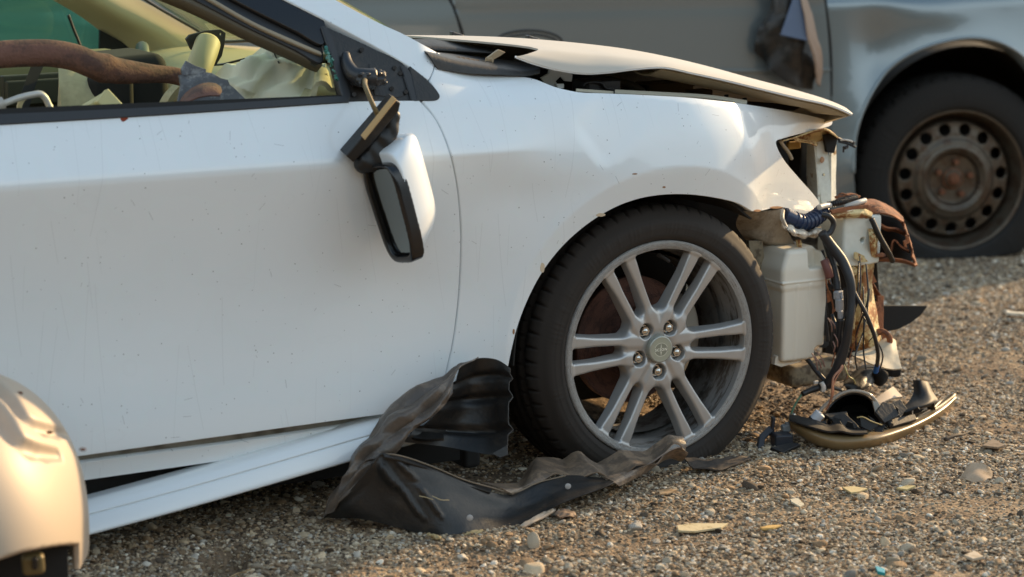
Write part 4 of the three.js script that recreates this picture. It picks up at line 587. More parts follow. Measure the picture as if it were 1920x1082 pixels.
  part(car, 'air_dam', [sheet([cps([[1596, 664, -0.12], [1630, 655, -0.13], [1666, 634, -0.14], [1678, 640, -0.14]], 0), cps([[1606, 672, -0.08], [1640, 672, -0.08], [1668, 668, -0.08], [1684, 668, -0.08]], 0), cps([[1630, 682, -0.06], [1650, 688, -0.05], [1672, 692, -0.05], [1691, 692, -0.05]], 0)], 0.004, 6, 5, (u, v) => 0.006 * (fbm(u * 4, v * 4, 9, 2) - 0.5))], std({ map: grime([0.55, 0.48, 0.36], [0.3, 0.22, 0.14], 8, 0.5, 0.7, 23, 256, 2), roughness: 0.7 }));
}
{   // wiring that hangs down to the lamp
  const wl = sub(car, 'wiring_loom'), at = (x, y, t) => CAR.at(x, y, t), run = a => a.map(p => at(p[0], p[1], p[2]));
  part(wl, 'main_loom', tube(run([[1541, 436, 5.22], [1558, 460, 5.23], [1580, 490, 5.23], [1594, 525, 5.22], [1597, 560, 5.22], [1593, 605, 5.22], [1584, 650, 5.24], [1568, 695, 5.26], [1549, 724, 5.28]]), t => 0.0105 + 0.0015 * Math.sin(t * 9), 80, 12), M.wire);
  part(wl, 'branch_cable', tube(run([[1593, 520, 5.23], [1603, 550, 5.22], [1622, 585, 5.22], [1638, 625, 5.24], [1646, 660, 5.28], [1644, 690, 5.35]]), 0.0048, 60, 10), M.wire);
  part(wl, 'blue_tip', bar(at(1644.5, 685, 5.34), at(1642, 697, 5.36), 0.0062, 10), std({ color: col(0.01, 0.13, 0.5), roughness: 0.4 }));
  part(wl, 'grey_connector', [box(at(1572, 553, 5.235), 0.02, 0.02, 0.016, 0.3, 0, 0.1), box(at(1574, 572, 5.235), 0.017, 0.03, 0.014, 0.3, 0, 0.1), box(at(1576, 590, 5.235), 0.012, 0.02, 0.01, 0.3, 0, 0.1), bar(at(1568, 548, 5.23), at(1570, 560, 5.228), 0.003), bar(at(1577, 548, 5.23), at(1579, 560, 5.228), 0.003)], std({ color: col(0.3, 0.31, 0.33), roughness: 0.5 }));
  part(wl, 'taped_bundle', [tube(run([[1548, 452, 5.25], [1560, 490, 5.25], [1568, 520, 5.245], [1571, 545, 5.24]]), 0.008, 30, 9), tube(run([[1577, 598, 5.24], [1574, 625, 5.25], [1573, 650, 5.26], [1576, 690, 5.27]]), 0.0075, 30, 9), tube(run([[1540, 470, 5.26], [1548, 500, 5.27], [1556, 535, 5.27], [1562, 540, 5.26]]), 0.006, 30, 9), tube(run([[1545, 530, 5.27], [1546, 580, 5.28], [1552, 640, 5.29]]), 0.005, 30, 9), tube(run([[1560, 590, 5.26], [1566, 610, 5.24], [1560, 635, 5.25], [1566, 660, 5.26]]), 0.004, 30, 8)], M.wire);
  part(wl, 'red_sleeve', tube(run([[1546, 488, 5.24], [1552, 505, 5.235], [1556, 520, 5.24]]), 0.01, 16, 10), std({ color: col(0.16, 0.06, 0.05), roughness: 0.6 }));
  part(wl, 'pink_wires', [[1552, 596, 1560, 622], [1557, 600, 1566, 618], [1564, 626, 1570, 650], [1562, 640, 1563, 660], [1527, 668, 1540, 690], [1522, 662, 1533, 694], [1532, 660, 1546, 688]].map(q => tube(run([[q[0], q[1], 5.235], [(q[0] + q[2]) / 2 + 3, (q[1] + q[3]) / 2, 5.23], [q[2], q[3], 5.24]]), 0.0016, 10, 6)), std({ color: col(0.25, 0.14, 0.11), roughness: 0.6 }));
  part(wl, 'lamp_lead', [tube(run([[1549, 722, 5.28], [1538, 726, 5.27], [1520, 732, 5.26], [1504, 739, 5.25]]), t => 0.0085 - 0.0025 * t, 24, 10), bar(at(1539, 716, 5.275), at(1545, 733, 5.27), 0.0085)], M.plastic);
  part(wl, 'white_tape', [tube(run([[1540, 717, 5.26], [1544, 725, 5.258], [1543, 734, 5.262]]), 0.0055, 12, 8), box(at(1530, 717, 5.265), 0.012, 0.008, 0.006, 0.2)], std({ color: col(0.6, 0.57, 0.52), roughness: 0.6 }));
  part(wl, 'green_wire', [tube(run([[1503, 740, 5.25], [1492, 757, 5.25], [1484, 775, 5.25], [1479, 793, 5.26]]), 0.0022, 24, 7)], std({ color: col(0.09, 0.2, 0.12), roughness: 0.5 }));
  part(wl, 'copper_wire', [tube(run([[1581, 668, 5.26], [1577, 690, 5.24], [1563, 708, 5.23], [1560, 735, 5.235], [1557, 752, 5.25], [1549, 768, 5.27]]), 0.0024, 40, 7), tube(run([[1582, 668, 5.26], [1580, 690, 5.245], [1572, 702, 5.24], [1563, 720, 5.24], [1562, 740, 5.25], [1552, 764, 5.27]]), 0.0018, 40, 7)], std({ color: col(0.42, 0.2, 0.12), roughness: 0.5 }));
  part(wl, 'yellow_wire', tube(run([[1581, 680, 5.25], [1588, 698, 5.25], [1592, 706, 5.26], [1601, 712, 5.28], [1604, 720, 5.3]]), 0.0017, 30, 7), std({ color: col(0.4, 0.36, 0.16), roughness: 0.5 }));
  const q = rng(23), thin = []; for (let k = 0; k < 16; k++) { const x = 1548 + 90 * q(), y = 470 + 110 * q(), x2 = x - 30 + 60 * q(), y2 = y + 70 + 120 * q(); thin.push(tube(run([[x, y, 5.26 + 0.06 * q()], [x + 14 * (q() - 0.5), y * 0.6 + y2 * 0.4, 5.23 + 0.06 * q()], [x2 + 16 * (q() - 0.5), y * 0.2 + y2 * 0.8, 5.23 + 0.07 * q()], [x2, Math.min(y2, 715), 5.27 + 0.05 * q()]]), 0.0011 + 0.0012 * q(), 18, 6)); }
  thin.forEach((g, k) => part(wl, 'thin_wire', g, k % 4 === 0 ? M.rust : M.wire));
  part(wl, 'thin_hose', [tube(run([[1504, 664, 5.3], [1516, 676, 5.29], [1530, 695, 5.29], [1547, 714, 5.28]]), 0.0055, 24, 9), tube(run([[1549, 720, 5.28], [1562, 727, 5.3], [1580, 732, 5.33]]), 0.004, 16, 8)], M.wire);
}
// ---------------------------------------------------------------- inside the white car, seen through the open window
{
  const olive = std({ map: grime([0.42, 0.37, 0.22], [0.34, 0.3, 0.17], 5, 0.4, 0.7, 33, 256, 2), roughness: 0.75, bumpMap: grain, bumpScale: 0.0004 }), cab = sub(car, 'cabin');
  part(cab, 'far_pillar_trim', sheet([[[-60, -110], [40, -40], [100, -2], [150, 28], [190, 58], [218, 80], [240, 99]].map(p => cp(p[0], p[1], -1.34)), [[0, -110], [110, -40], [170, -2], [230, 32], [290, 62], [320, 84], [335, 104]].map(p => cp(p[0], p[1], -1.27)), [[80, -110], [190, -40], [256, -2], [310, 26], [350, 50], [385, 72], [420, 95]].map(p => cp(p[0], p[1], -1.3))], 0.006, 5, 6), olive);
  part(cab, 'far_door_trim', [box(V(-1.3, 0.45, -1.38), 1.5, 0.62, 0.05, 0, 0, 0, 0.02), box(V(-1.2, 0.72, -1.33), 0.9, 0.05, 0.07, 0, 0, 0.02, 0.02)], std({ color: col(0.16, 0.145, 0.075), roughness: 0.85 }));
  part(cab, 'far_door_edge', [sheet([[[-60, 108], [60, 100], [190, 97], [330, 98]].map(p => cp(p[0], p[1], -1.36)), [[-60, 125], [60, 116], [190, 110], [330, 112]].map(p => cp(p[0], p[1], -1.33))], 0.01, 4, 3)], M.black);
  const glass = phy({ color: col(0.52, 0.88, 0.74), roughness: 0.02, transmission: 1, thickness: 0, ior: 1.45 });
  part(cab, 'far_window', plate([cp(-60, -60, -1.36), cp(60, -60, -1.36), cp(190, 58, -1.38), cp(245, 100, -1.39), cp(-60, 110, -1.39)], 0.003, 0), glass);
  part(cab, 'window_divider', tube([cp(128, 28, -1.345), cp(136, 50, -1.35), cp(150, 85, -1.355), cp(152, 92, -1.355)], 0.0035), M.black);
  part(cab, 'far_mirror_corner', [plate([cp(187, 57, -1.33), cp(225, 78, -1.33), cp(252, 99, -1.33), cp(186, 100, -1.33)], 0.008)], M.dark);
  // windscreen with its edge seal and a paper label
  const wA = cp(395, 74, -1.3), wB = cp(225, -45, -1.24), wC = CAR.on(560, -45, off(N, -0.03)), wD = CAR.on(800, 92, off(N, -0.035));
  const up = (a, b, k) => a.clone().lerp(b, k), tint = phy({ color: col(0.86, 0.93, 0.78), roughness: 0.02, transmission: 1, thickness: 0 });
  const ws = sub(car, 'windscreen');
  part(ws, 'windscreen_glass', sheet([[wA, up(wA, wD, 0.5).add(V(0.1, 0, 0)), wD], [up(wA, wB, 2.4), up(up(wA, wB, 2.4), up(wD, wC, 2.1), 0.5).add(V(0.07, 0.03, 0)), up(wD, wC, 2.1)]], 0.003, 6, 6), tint);
  part(ws, 'edge_seal', tube([cp(190, -70, -1.28), cp(268, -4, -1.28), cp(330, 34, -1.28), cp(372, 58, -1.28), cp(392, 72, -1.28), cp(420, 78, -1.2), cp(470, 76, -1.1)], 0.004, 40, 7), M.black);
  const pc = document.createElement('canvas'); pc.width = 256; pc.height = 160; const g = pc.getContext('2d'); g.fillStyle = '#d8d6ba'; g.fillRect(0, 0, 256, 160); g.fillStyle = '#8a8468'; const r = rng(3); for (let k = 0; k < 9; k++) for (let x = 12; x < 236;) { const w = 8 + r() * 26; g.fillRect(x, 14 + k * 15, Math.min(w, 240 - x), 5); x += w + 7; }
  const pt = new THREE.CanvasTexture(pc); pt.colorSpace = THREE.SRGBColorSpace; const q = [cp(383, 44, -1.12), cp(418, 45, -1.1), cp(446, 70, -1.1), cp(404, 69, -1.12)], pg = new THREE.BufferGeometry();
  pg.setAttribute('position', new THREE.Float32BufferAttribute([0, 3, 2, 0, 2, 1].flatMap(i => q[i].toArray()), 3)); pg.setAttribute('uv', new THREE.Float32BufferAttribute([0, 1, 0, 0, 1, 0, 0, 1, 1, 0, 1, 1], 2)); pg.computeVertexNormals();
  const lab = new THREE.Mesh(pg, std({ map: pt, roughness: 0.9 })); lab.name = 'paper_label'; ws.add(lab);
  // dashboard: its section run across the car
  const sec = (n, dx = 0, dy = 0) => [V(-0.26 + dx, 0.8 + dy, n), V(-0.4 + dx, 0.818 + dy, n), V(-0.56 + dx, 0.828 + dy, n), V(-0.66 + dx, 0.82 + dy, n), V(-0.72 + dx, 0.795 + dy, n), V(-0.735 + dx, 0.755 + dy, n), V(-0.7 + dx, 0.7 + dy, n), V(-0.64 + dx, 0.6 + dy, n)];
  part(cab, 'dashboard', sheet([sec(-1.36, 0.02, -0.008), sec(-1.1, 0.0, 0.002), sec(-0.75, -0.02, 0.004), sec(-0.4, -0.01, 0.01), sec(-0.06, 0.06, 0.008)], 0.01, 5, 5), std({ map: grime([0.5, 0.42, 0.22], [0.4, 0.34, 0.18], 5, 0.4, 0.7, 35, 256, 2), roughness: 0.7 }));
  part(cab, 'dashboard_seam', tube([cp(395, 122, -0.6), cp(420, 120, -0.5), cp(445, 114, -0.45), cp(465, 109, -0.42)], 0.0025), M.black);
  part(cab, 'steering_wheel', [new THREE.TorusGeometry(0.18, 0.015, 12, 64).applyMatrix4(new THREE.Matrix4().makeRotationFromEuler(new THREE.Euler(0.2, 1.25, 0.35)).setPosition(cp(262, 235, -1.05)))], std({ color: col(0.05, 0.07, 0.05), roughness: 0.5 }));
  part(cab, 'centre_console', [box(cp(228, 185, -0.72), 0.16, 0.2, 0.2, 0, 0, 0.05, 0.03), box(cp(205, 200, -0.62), 0.1, 0.14, 0.06, 0.1, 0, 0, 0.02)], M.dark);
  part(cab, 'seat_side', [sheet([[[112, 128], [130, 122], [160, 124]].map(p => cp(p[0], p[1], -0.68)), [[110, 165], [138, 160], [170, 168]].map(p => cp(p[0], p[1], -0.62)), [[112, 225], [140, 225], [182, 225]].map(p => cp(p[0], p[1], -0.58))], 0.03, 5, 5)], olive);
  part(cab, 'seat_belt', sheet([[cp(60, 118, -0.7), cp(84, 118, -0.7)], [cp(45, 160, -0.66), cp(66, 162, -0.66)], [cp(28, 215, -0.62), cp(50, 218, -0.62)]], 0.003, 4, 4), M.dark);
  part(cab, 'vent_frame', [box(cp(62, 172, -0.98), 0.15, 0.08, 0.02, 0.1), box(cp(62, 172, -0.965), 0.13, 0.055, 0.02, 0.1)], std({ color: col(0.035, 0.035, 0.022), roughness: 0.6 }));
  part(cab, 'far_seat', [box(cp(40, 150, -1.1), 0.5, 0.12, 0.1, 0.1, 0, 0, 0.04)], std({ color: col(0.2, 0.19, 0.1), roughness: 0.85 }));
  part(cab, 'round_dial', [lathe([[0.03, 0], [0.034, 0.006], [0.034, 0.014], [0.026, 0.016]], 24).applyMatrix4(new THREE.Matrix4().setPosition(cp(60, 204, -0.4)))], olive);
  part(cab, 'door_pull', [sheet([[[302, 195], [312, 178], [326, 164], [340, 152]].map(p => cp(p[0], p[1], -0.5)), [[316, 197], [322, 186], [333, 172], [346, 160]].map(p => cp(p[0], p[1], -0.47))], 0.012, 4, 3)], olive);
  // spent passenger airbag, a slack cloth in folds
  const air = phy({ color: col(0.68, 0.65, 0.5), roughness: 0.85, transmission: 0.2, thickness: 0 });
  part(cab, 'airbag', sheet([[[405, 140], [440, 118], [490, 92], [518, 80], [545, 88]].map((p, i) => cp(p[0], p[1], -0.42 + 0.01 * i)), [[412, 160], [455, 132], [500, 104], [535, 92], [575, 106]].map((p, i) => cp(p[0], p[1], -0.3 + 0.02 * (i % 2))), [[430, 172], [470, 152], [520, 122], [560, 108], [600, 124]].map((p, i) => cp(p[0], p[1], -0.26 + 0.035 * (i % 2))), [[440, 188], [480, 178], [535, 148], [575, 128], [612, 130]].map((p, i) => cp(p[0], p[1], -0.2 - 0.03 * (i % 2))), [[455, 200], [500, 200], [560, 182], [590, 158], [618, 146]].map((p, i) => cp(p[0], p[1], -0.15 - 0.02 * (i % 2)))], 0.002, 7, 7, (u, v) => { const f = x => Math.abs((x % 1 + 1) % 1 - 0.5) * 2; return 0.02 * (f(2.2 * u - 1.7 * v + 0.4 * fbm(u * 3, v * 3, 1, 2)) - 0.5) + 0.012 * (f(3.1 * v + 0.9 * u + 0.5) - 0.5) + 0.01 * (fbm(u * 5, v * 5, 4, 3) - 0.5); }), air);
  part(cab, 'airbag_tether', tube([cp(506, 86, -0.36), cp(514, 100, -0.3), cp(523, 118, -0.24)], 0.0014), M.dark);
  part(cab, 'airbag_lid', [sheet([[[572, 168], [592, 150], [610, 134], [626, 140]].map(p => cp(p[0], p[1], -0.2)), [[560, 186], [588, 176], [610, 160], [634, 162]].map(p => cp(p[0], p[1], -0.1))], 0.01, 5, 4, (u, v) => 0.01 * Math.sin(u * 9))], olive);
  // closed upper body so that daylight enters by the openings only
  part(car, 'rear_body', [box(V(-2.95, 0.56, -0.72), 1.1, 0.7, 1.46, 0, 0, 0, 0.12), box(V(-2.2, 0.42, -0.03), 0.7, 0.44, 0.08, 0, 0, 0, 0.03)], M.white);
  part(car, 'roof', [sheet([[V(-1.35, 1.2, -0.27), V(-1.35, 1.24, -0.72), V(-1.35, 1.2, -1.17)], [V(-1.9, 1.24, -0.27), V(-1.9, 1.28, -0.72), V(-1.9, 1.24, -1.17)], [V(-2.7, 1.2, -0.3), V(-2.7, 1.24, -0.72), V(-2.7, 1.2, -1.15)]], 0.03, 4, 4), sheet([[V(-2.67, 1.2, -0.3), V(-2.67, 1.22, -0.72), V(-2.67, 1.2, -1.15)], [V(-3.2, 0.9, -0.1), V(-3.2, 0.92, -0.72), V(-3.2, 0.9, -1.35)]], 0.03, 4, 3)], M.white);
}
{   // loose scrap lying in the cabin
  const wq = (x, y, n) => CAR.world(cp(x, y, n));
  solo('exhaust_pipe', 'rusty bent exhaust pipe lying across the open car window', 'pipe', [tube([wq(-90, 112, -0.3), wq(-20, 104, -0.3), wq(40, 100, -0.3), wq(95, 100, -0.3), wq(140, 108, -0.3), wq(178, 123, -0.3), wq(215, 132, -0.32), wq(270, 137, -0.34), wq(320, 141, -0.36), wq(352, 148, -0.36)], (t, a) => 0.0265 - 0.009 * sst(0.62, 0.9, t) + 0.004 * Math.exp(-(((t - 0.6) / 0.03) ** 2)) * Math.sin(a * 2 + 1), 90, 24)], M.oldRust);
  const fl = thing('flanged_pipe', 'short pale pipe stub with a black three-bolt flange, in the car window', 'pipe', wq(372, 150, -0.5));
  part(fl, 'pipe_stub', tube([wq(362, 165, -0.42), wq(374, 125, -0.44), wq(385, 95, -0.47), wq(389, 82, -0.49)], 0.027, 20, 24), std({ map: grime([0.42, 0.37, 0.19], [0.26, 0.19, 0.09], 9, 0.5, 0.72, 37, 256, 4), roughness: 0.6 }), true);
  part(fl, 'flange', plate([[349, 73, -0.5], [355, 66, -0.5], [385, 58, -0.5], [412, 56, -0.5], [421, 62, -0.5], [419, 82, -0.5], [414, 104, -0.5], [404, 120, -0.5], [394, 112, -0.5], [372, 100, -0.5], [358, 92, -0.5]].map(p => wq(p[0], p[1], p[2])), 0.008, 0.001, [[wq(413, 64, -0.5), 0.0042]]), std({ color: col(0.03, 0.026, 0.02), roughness: 0.7 }), true);
  const jag = rng(12), edge = [[333, 189], [332, 160], [335, 140], [340, 147], [345, 143], [343, 130], [346, 115], [352, 117], [365, 124], [383, 130], [386, 136], [398, 138], [412, 147], [420, 150], [425, 158], [440, 168], [460, 187]].map(p => wq(p[0] + jag() * 1.5, p[1] + jag() * 1.5, -0.2 + 0.03 * (jag() - 0.5)));
  solo('metal_shard', 'torn blue-grey metal shard standing at the car window sill', 'metal scrap', [plate(edge, 0.004, 0.0012)], std({ map: grime([0.14, 0.15, 0.17], [0.28, 0.29, 0.3], 14, 0.52, 0.72, 38, 256, 5), roughness: 0.6, metalness: 0.4, bumpMap: dents, bumpScale: 0.006 }));
  const curl = (n, dx) => [[338, 190], [346, 178], [362, 165], [382, 157], [402, 157], [413, 163]].map(p => wq(p[0] + dx, p[1], n));
  solo('curled_sheet', 'brown curled rusty sheet in front of the metal shard', 'metal scrap', [sheet([curl(-0.16, 0), curl(-0.11, 2).map(v => v.add(V(0, -0.01, 0))), [[340, 200], [352, 192], [370, 184], [390, 180], [406, 180], [412, 180]].map(p => wq(p[0], p[1], -0.09))], 0.003, 5, 5)], M.oldRust);
  const bt = thing('bent_tube', 'bent silver tube with a collar, at the left end of the car window', 'tube', wq(40, 200, -0.12));
  part(bt, 'tube', tube([wq(-30, 206, -0.12), wq(5, 195, -0.12), wq(35, 184, -0.12), wq(62, 177.5, -0.12), wq(76, 176.5, -0.12), wq(85, 184, -0.12), wq(92, 198, -0.12), wq(106, 222, -0.12)], 0.0062, 70, 12), std({ color: col(0.5, 0.47, 0.42), metalness: 0.4, roughness: 0.45 }), true);
  part(bt, 'collar', bar(wq(-6, 198, -0.12), wq(6, 194, -0.12), 0.013, 16), std({ color: col(0.42, 0.38, 0.33), metalness: 0.3, roughness: 0.5 }), true);
  solo('plastic_block', 'pale yellow plastic block showing above the car window sill', 'plastic scrap', [plate([wq(142, 208, -0.22), wq(192, 180, -0.22), wq(216, 206, -0.22)], 0.02, 0.003), plate([wq(190, 181, -0.2), wq(193, 180.5, -0.19), wq(217, 204, -0.19), wq(212, 206, -0.2)], 0.03, 0.003)], std({ color: col(0.55, 0.49, 0.24), roughness: 0.6 }));
}
// ---------------------------------------------------------------- wing mirror hanging by its cable in front of the door
{
  const t0 = 4.5, c = W(730, 402, t0), e1 = V(-0.27, 0.96, 0).normalize(), perp = V(0.96, 0.27, 0).normalize(), to = W(731, 394, t0).sub(V(0, EYE, 0)).normalize().negate();
  const A = 60 * R, wd = perp.clone().multiplyScalar(Math.cos(A)).addScaledVector(to, Math.sin(A)); wd.addScaledVector(e1, -wd.dot(e1)).normalize(); const m = e1.clone().cross(wd); if (m.dot(to) < 0) m.negate();
  const mir = thing('wing_mirror', 'broken white wing mirror hanging by its cable in front of the door', 'car mirror', W(731, 394, t0));
  const Q = (u, v, d) => c.clone().addScaledVector(e1, u).addScaledVector(wd, v).addScaledVector(m, d);
  const loc = f => (x, y, z) => { const e = V(x, y, z).sub(c); return f(e.dot(e1), e.dot(wd), e.dot(m)); };
  const lo = c.clone().addScalar(-0.17), hi = c.clone().addScalar(0.17);
  const ring = (u, v, g) => { const k = clamp((u + 0.095) / 0.19), a = 0.1 + g, b = 0.053 + 0.012 * k + g, x = Math.abs(u) / a, y = Math.abs(v) / b; return (Math.pow(Math.pow(x, 4.5) + Math.pow(y, 4.5), 1 / 4.5) - 1) * b; };
  const shell = (u, v, d, g) => { const k = clamp(-d / 0.108), s = Math.max(0.25, Math.pow(Math.max(0.0001, 1 - Math.pow(k, 2.4)), 1 / 2.4)), q = ring((u - 0.05 * k) / (s * 0.4 + 0.6), (v + 0.012 * k) / s, g) * s; return smax(q, -d - 0.106, 0.01); };
  part(mir, 'bezel', iso(loc((u, v, d) => smax(smax(smax(ring(u, v, -0.001), d - 0.004, 0.008), -d - 0.026, 0.002), -Math.max(ring(u - 0.004, v - 0.004, -0.0115), -0.014 - d), 0.003)), lo, hi, 0.003), M.gloss, true);
  part(mir, 'mirror_glass', iso(loc((u, v, d) => Math.max(ring(u - 0.004, v - 0.004, -0.0145), Math.abs(d + 0.009) - 0.0022)), lo, hi, 0.0025), std({ color: col(0.24, 0.28, 0.29), metalness: 1, roughness: 0.12 }), true);
  part(mir, 'white_cap', iso(loc((u, v, d) => smax(shell(u - 0.006, v, d - 0.004, 0.0025), d + 0.016, 0.004)), lo, hi, 0.003), M.white, true);
  // neck and the broken-off foot
  const P = (x, y, d = 0) => W(x, y, t0 - 0.02 + d);
  part(mir, 'neck', iso((x, y, z) => { const v = V(x, y, z); let d = smin(seg3(x, y, z, P(684, 306, 0.03), P(722, 302, 0.03), 0.017, 0.017), seg3(x, y, z, P(722, 300, 0.03), P(738, 226, 0.03), 0.016, 0.012), 0.02); d = smin(d, seg3(x, y, z, P(686, 302, 0.03), P(714, 258, 0.03), 0.02, 0.02), 0.015); d = smin(d, seg3(x, y, z, P(668, 286, 0.03), P(738, 216, 0.03), 0.01, 0.01), 0.012); return d + 0.0012 * Math.sin(230 * v.dot(V(0.72, 0.69, 0))); }, P(705, 265, 0.03).addScalar(-0.1), P(705, 265, 0.03).addScalar(0.1), 0.003), M.plastic, true);
  part(mir, 'foot_plate', [plate([P(647, 286, 0.01), P(733, 183, 0.01), P(743, 190, 0.01), P(738, 201, 0.02), P(688, 265, 0.02), P(657, 295, 0.02)], 0.034, 0.003)], M.plastic, true);
  part(mir, 'lit_edge_strip', plate([P(678, 254, -0.014), P(736, 181, -0.014), P(742, 187, -0.014), P(684, 261, -0.014)], 0.012, 0.001), std({ color: col(0.5, 0.34, 0.16), roughness: 0.8 }), true);  // sunlit edge of the foot, its light put into a tan colour
  part(mir, 'cable', tube([CAR.world(CAR.on(684, 148, off(N, 0.03))), P(686, 165, -0.01), P(694, 185, -0.02), P(703, 205, -0.02), P(712, 222, 0)], t => 0.0055 - 0.001 * Math.sin(t * 3), 30, 10), std({ map: grime([0.2, 0.15, 0.06], [0.1, 0.07, 0.03], 20, 0.4, 0.6, 51, 256, 8), roughness: 0.6 }), true);
}
// ---------------------------------------------------------------- the wheel-arch liner that fell out in front of the sill
{
  const lin = thing('wheel_arch_liner', 'crumpled black plastic wheel arch liner lying before the sill and front wheel', 'car liner', G(830, 1000));
  const w = a => a.map(p => W(p[0], p[1], p[2]));
  const tri = x => Math.abs((x % 1 + 1) % 1 - 0.5) * 2, ridge = (u, v, u0, v0, u1, v1, w) => { const du = u1 - u0, dv = v1 - v0, t = clamp(((u - u0) * du + (v - v0) * dv) / (du * du + dv * dv)); return Math.max(0, 1 - Math.hypot(u - u0 - du * t, v - v0 - dv * t) / w); };
  const rib = (u, v, p) => 0.004 * (fbm(u * 5, v * 4, 2, 3) - 0.5);
  // upright end, hollow side to the wheel
  const inner = sheet([w([[957, 690, 4.66], [954, 735, 4.65], [953, 795, 4.64], [951, 855, 4.63]]), w([[930, 674, 4.68], [924, 730, 4.69], [918, 790, 4.69], [905, 851, 4.66]]), w([[896, 672, 4.68], [886, 728, 4.7], [866, 785, 4.7], [835, 838, 4.67]]), w([[862, 689, 4.64], [848, 733, 4.65], [812, 782, 4.64], [752, 828, 4.62]])], 0.002, 12, 12, (u, v) => { const k = u - 0.12 * v; return 0.012 * Math.max(0, 1 - Math.abs(k - 0.38) / 0.07) + 0.014 * Math.max(0, 1 - Math.abs(k - 0.72) / 0.06) + 0.01 * Math.max(0, 1 - Math.abs(k - 0.14) / 0.06); });
  const outer = sheet([w([[898, 671, 4.675], [862, 688, 4.63], [850, 715, 4.61], [849, 737, 4.6]]), w([[862, 690, 4.66], [826, 717, 4.61], [826, 742, 4.59], [832, 760, 4.585]]), w([[800, 718, 4.64], [782, 748, 4.585], [790, 775, 4.57], [800, 790, 4.575]]), w([[758, 742, 4.62], [735, 775, 4.57], [748, 803, 4.555], [768, 812, 4.56]]), w([[720, 792, 4.61], [700, 815, 4.56], [715, 833, 4.545], [742, 850, 4.55]]), w([[684, 838, 4.6], [668, 850, 4.555], [680, 862, 4.54], [704, 858, 4.545]]), w([[655, 893, 4.6], [648, 897, 4.56], [660, 893, 4.54], [698, 868, 4.53]]), w([[622, 940, 4.6], [626, 934, 4.57], [640, 920, 4.54], [694, 876, 4.525]]), w([[607, 970, 4.6], [610, 968, 4.58], [622, 958, 4.55], [650, 930, 4.52]])], 0.002, 10, 8, (u, v) => (0.014 * (tri(u * 2.6 + 0.5 * fbm(v * 4, u, 3, 2)) - 0.5) + 0.008 * (tri(v * 5 + u * 1.5) - 0.5)) * sst(0, 0.12, v) * (1 - 0.6 * sst(0.8, 1, v)) + 0.006 * (fbm(v * 14, u * 7, 6, 3) - 0.5));
  const front = sheet([w([[607, 971, 4.585], [612, 971, 4.58], [625, 971, 4.57]]), w([[652, 925, 4.525], [655, 950, 4.53], [670, 972, 4.54]]), w([[697, 872, 4.515], [706, 925, 4.53], [735, 986, 4.54]]), w([[716, 851, 4.515], [750, 925, 4.525], [790, 1000, 4.53]]), w([[760, 866, 4.525], [795, 935, 4.525], [832, 1006, 4.52]]), w([[812, 882, 4.55], [835, 945, 4.54], [862, 1001, 4.525]]), w([[868, 906, 4.595], [885, 950, 4.585], [905, 994, 4.555]]), w([[918, 922, 4.63], [930, 955, 4.62], [950, 989, 4.585]]), w([[962, 926, 4.67], [985, 948, 4.66], [1010, 970, 4.625]]), w([[1008, 906, 4.715], [1040, 925, 4.705], [1062, 943, 4.67]]), w([[1060, 893, 4.76], [1095, 905, 4.75], [1110, 922, 4.715]]), w([[1130, 895, 4.8], [1142, 899, 4.79], [1152, 903, 4.77]])], 0.002, 8, 9, (u, v) => 0.006 * (fbm(v * 8, u * 4, 8, 3) - 0.5) + 0.006 * (tri(v * 3.2 + 0.3 * u + 0.2) - 0.5) * sst(0.35, 0.6, v) + 0.011 * ridge(u, v, 0.1, 0.24, 0.4, 0.27, 0.035) + 0.011 * ridge(u, v, 0.04, 0.33, 0.22, 0.36, 0.03) + 0.009 * ridge(u, v, 0.4, 0.29, 0.75, 0.31, 0.022) + 0.009 * ridge(u, v, 0.35, 0.37, 0.7, 0.4, 0.022));
  const flange = sheet([w([[905, 914, 4.7], [935, 918, 4.65], [962, 927, 4.665]]), w([[968, 900, 4.76], [985, 905, 4.7], [1010, 906, 4.712]]), w([[1003, 868, 4.83], [1020, 884, 4.76], [1058, 892, 4.757]]), w([[1050, 853, 4.87], [1065, 872, 4.81], [1095, 891, 4.775]]), w([[1078, 853, 4.87], [1096, 872, 4.83], [1132, 895, 4.795]]), w([[1110, 862, 4.88], [1135, 872, 4.85], [1158, 894, 4.81]]), w([[1150, 855, 4.9], [1175, 868, 4.87], [1205, 874, 4.84]]), w([[1193, 845, 4.92], [1218, 855, 4.9], [1235, 858, 4.87]]), w([[1240, 829, 4.94], [1258, 836, 4.92], [1270, 838, 4.9]]), w([[1279, 818, 4.95], [1288, 830, 4.94], [1291, 848, 4.93]])], 0.002, 8, 8, (u, v) => 0.008 * (fbm(v * 9, u * 3, 4, 3) - 0.5) + 0.02 * (tri(v * 4.3 + 0.25 * u) - 0.5));
  const skirt = sheet([w([[1132, 896, 4.797], [1150, 904, 4.78], [1160, 912, 4.79]]), w([[1205, 875, 4.842], [1205, 882, 4.85], [1206, 889, 4.86]]), w([[1270, 838, 4.902], [1262, 848, 4.92], [1255, 858, 4.94]]), w([[1290, 849, 4.932], [1285, 858, 4.94], [1277, 866, 4.96]])], 0.003, 7, 4, rib);
  const lip = sheet([w([[697, 870, 4.515], [716, 850, 4.51], [722, 858, 4.5]]), w([[722, 852, 4.53], [738, 853, 4.52], [742, 862, 4.505]]), w([[764, 858, 4.56], [768, 862, 4.54], [766, 869, 4.52]]), w([[815, 876, 4.59], [818, 879, 4.57], [814, 885, 4.55]]), w([[870, 899, 4.63], [873, 902, 4.61], [868, 909, 4.59]]), w([[920, 914, 4.67], [922, 917, 4.65], [919, 925, 4.625]])], 0.003, 7, 3);
  part(lin, 'inner_wall', [inner], M.plastic, true);
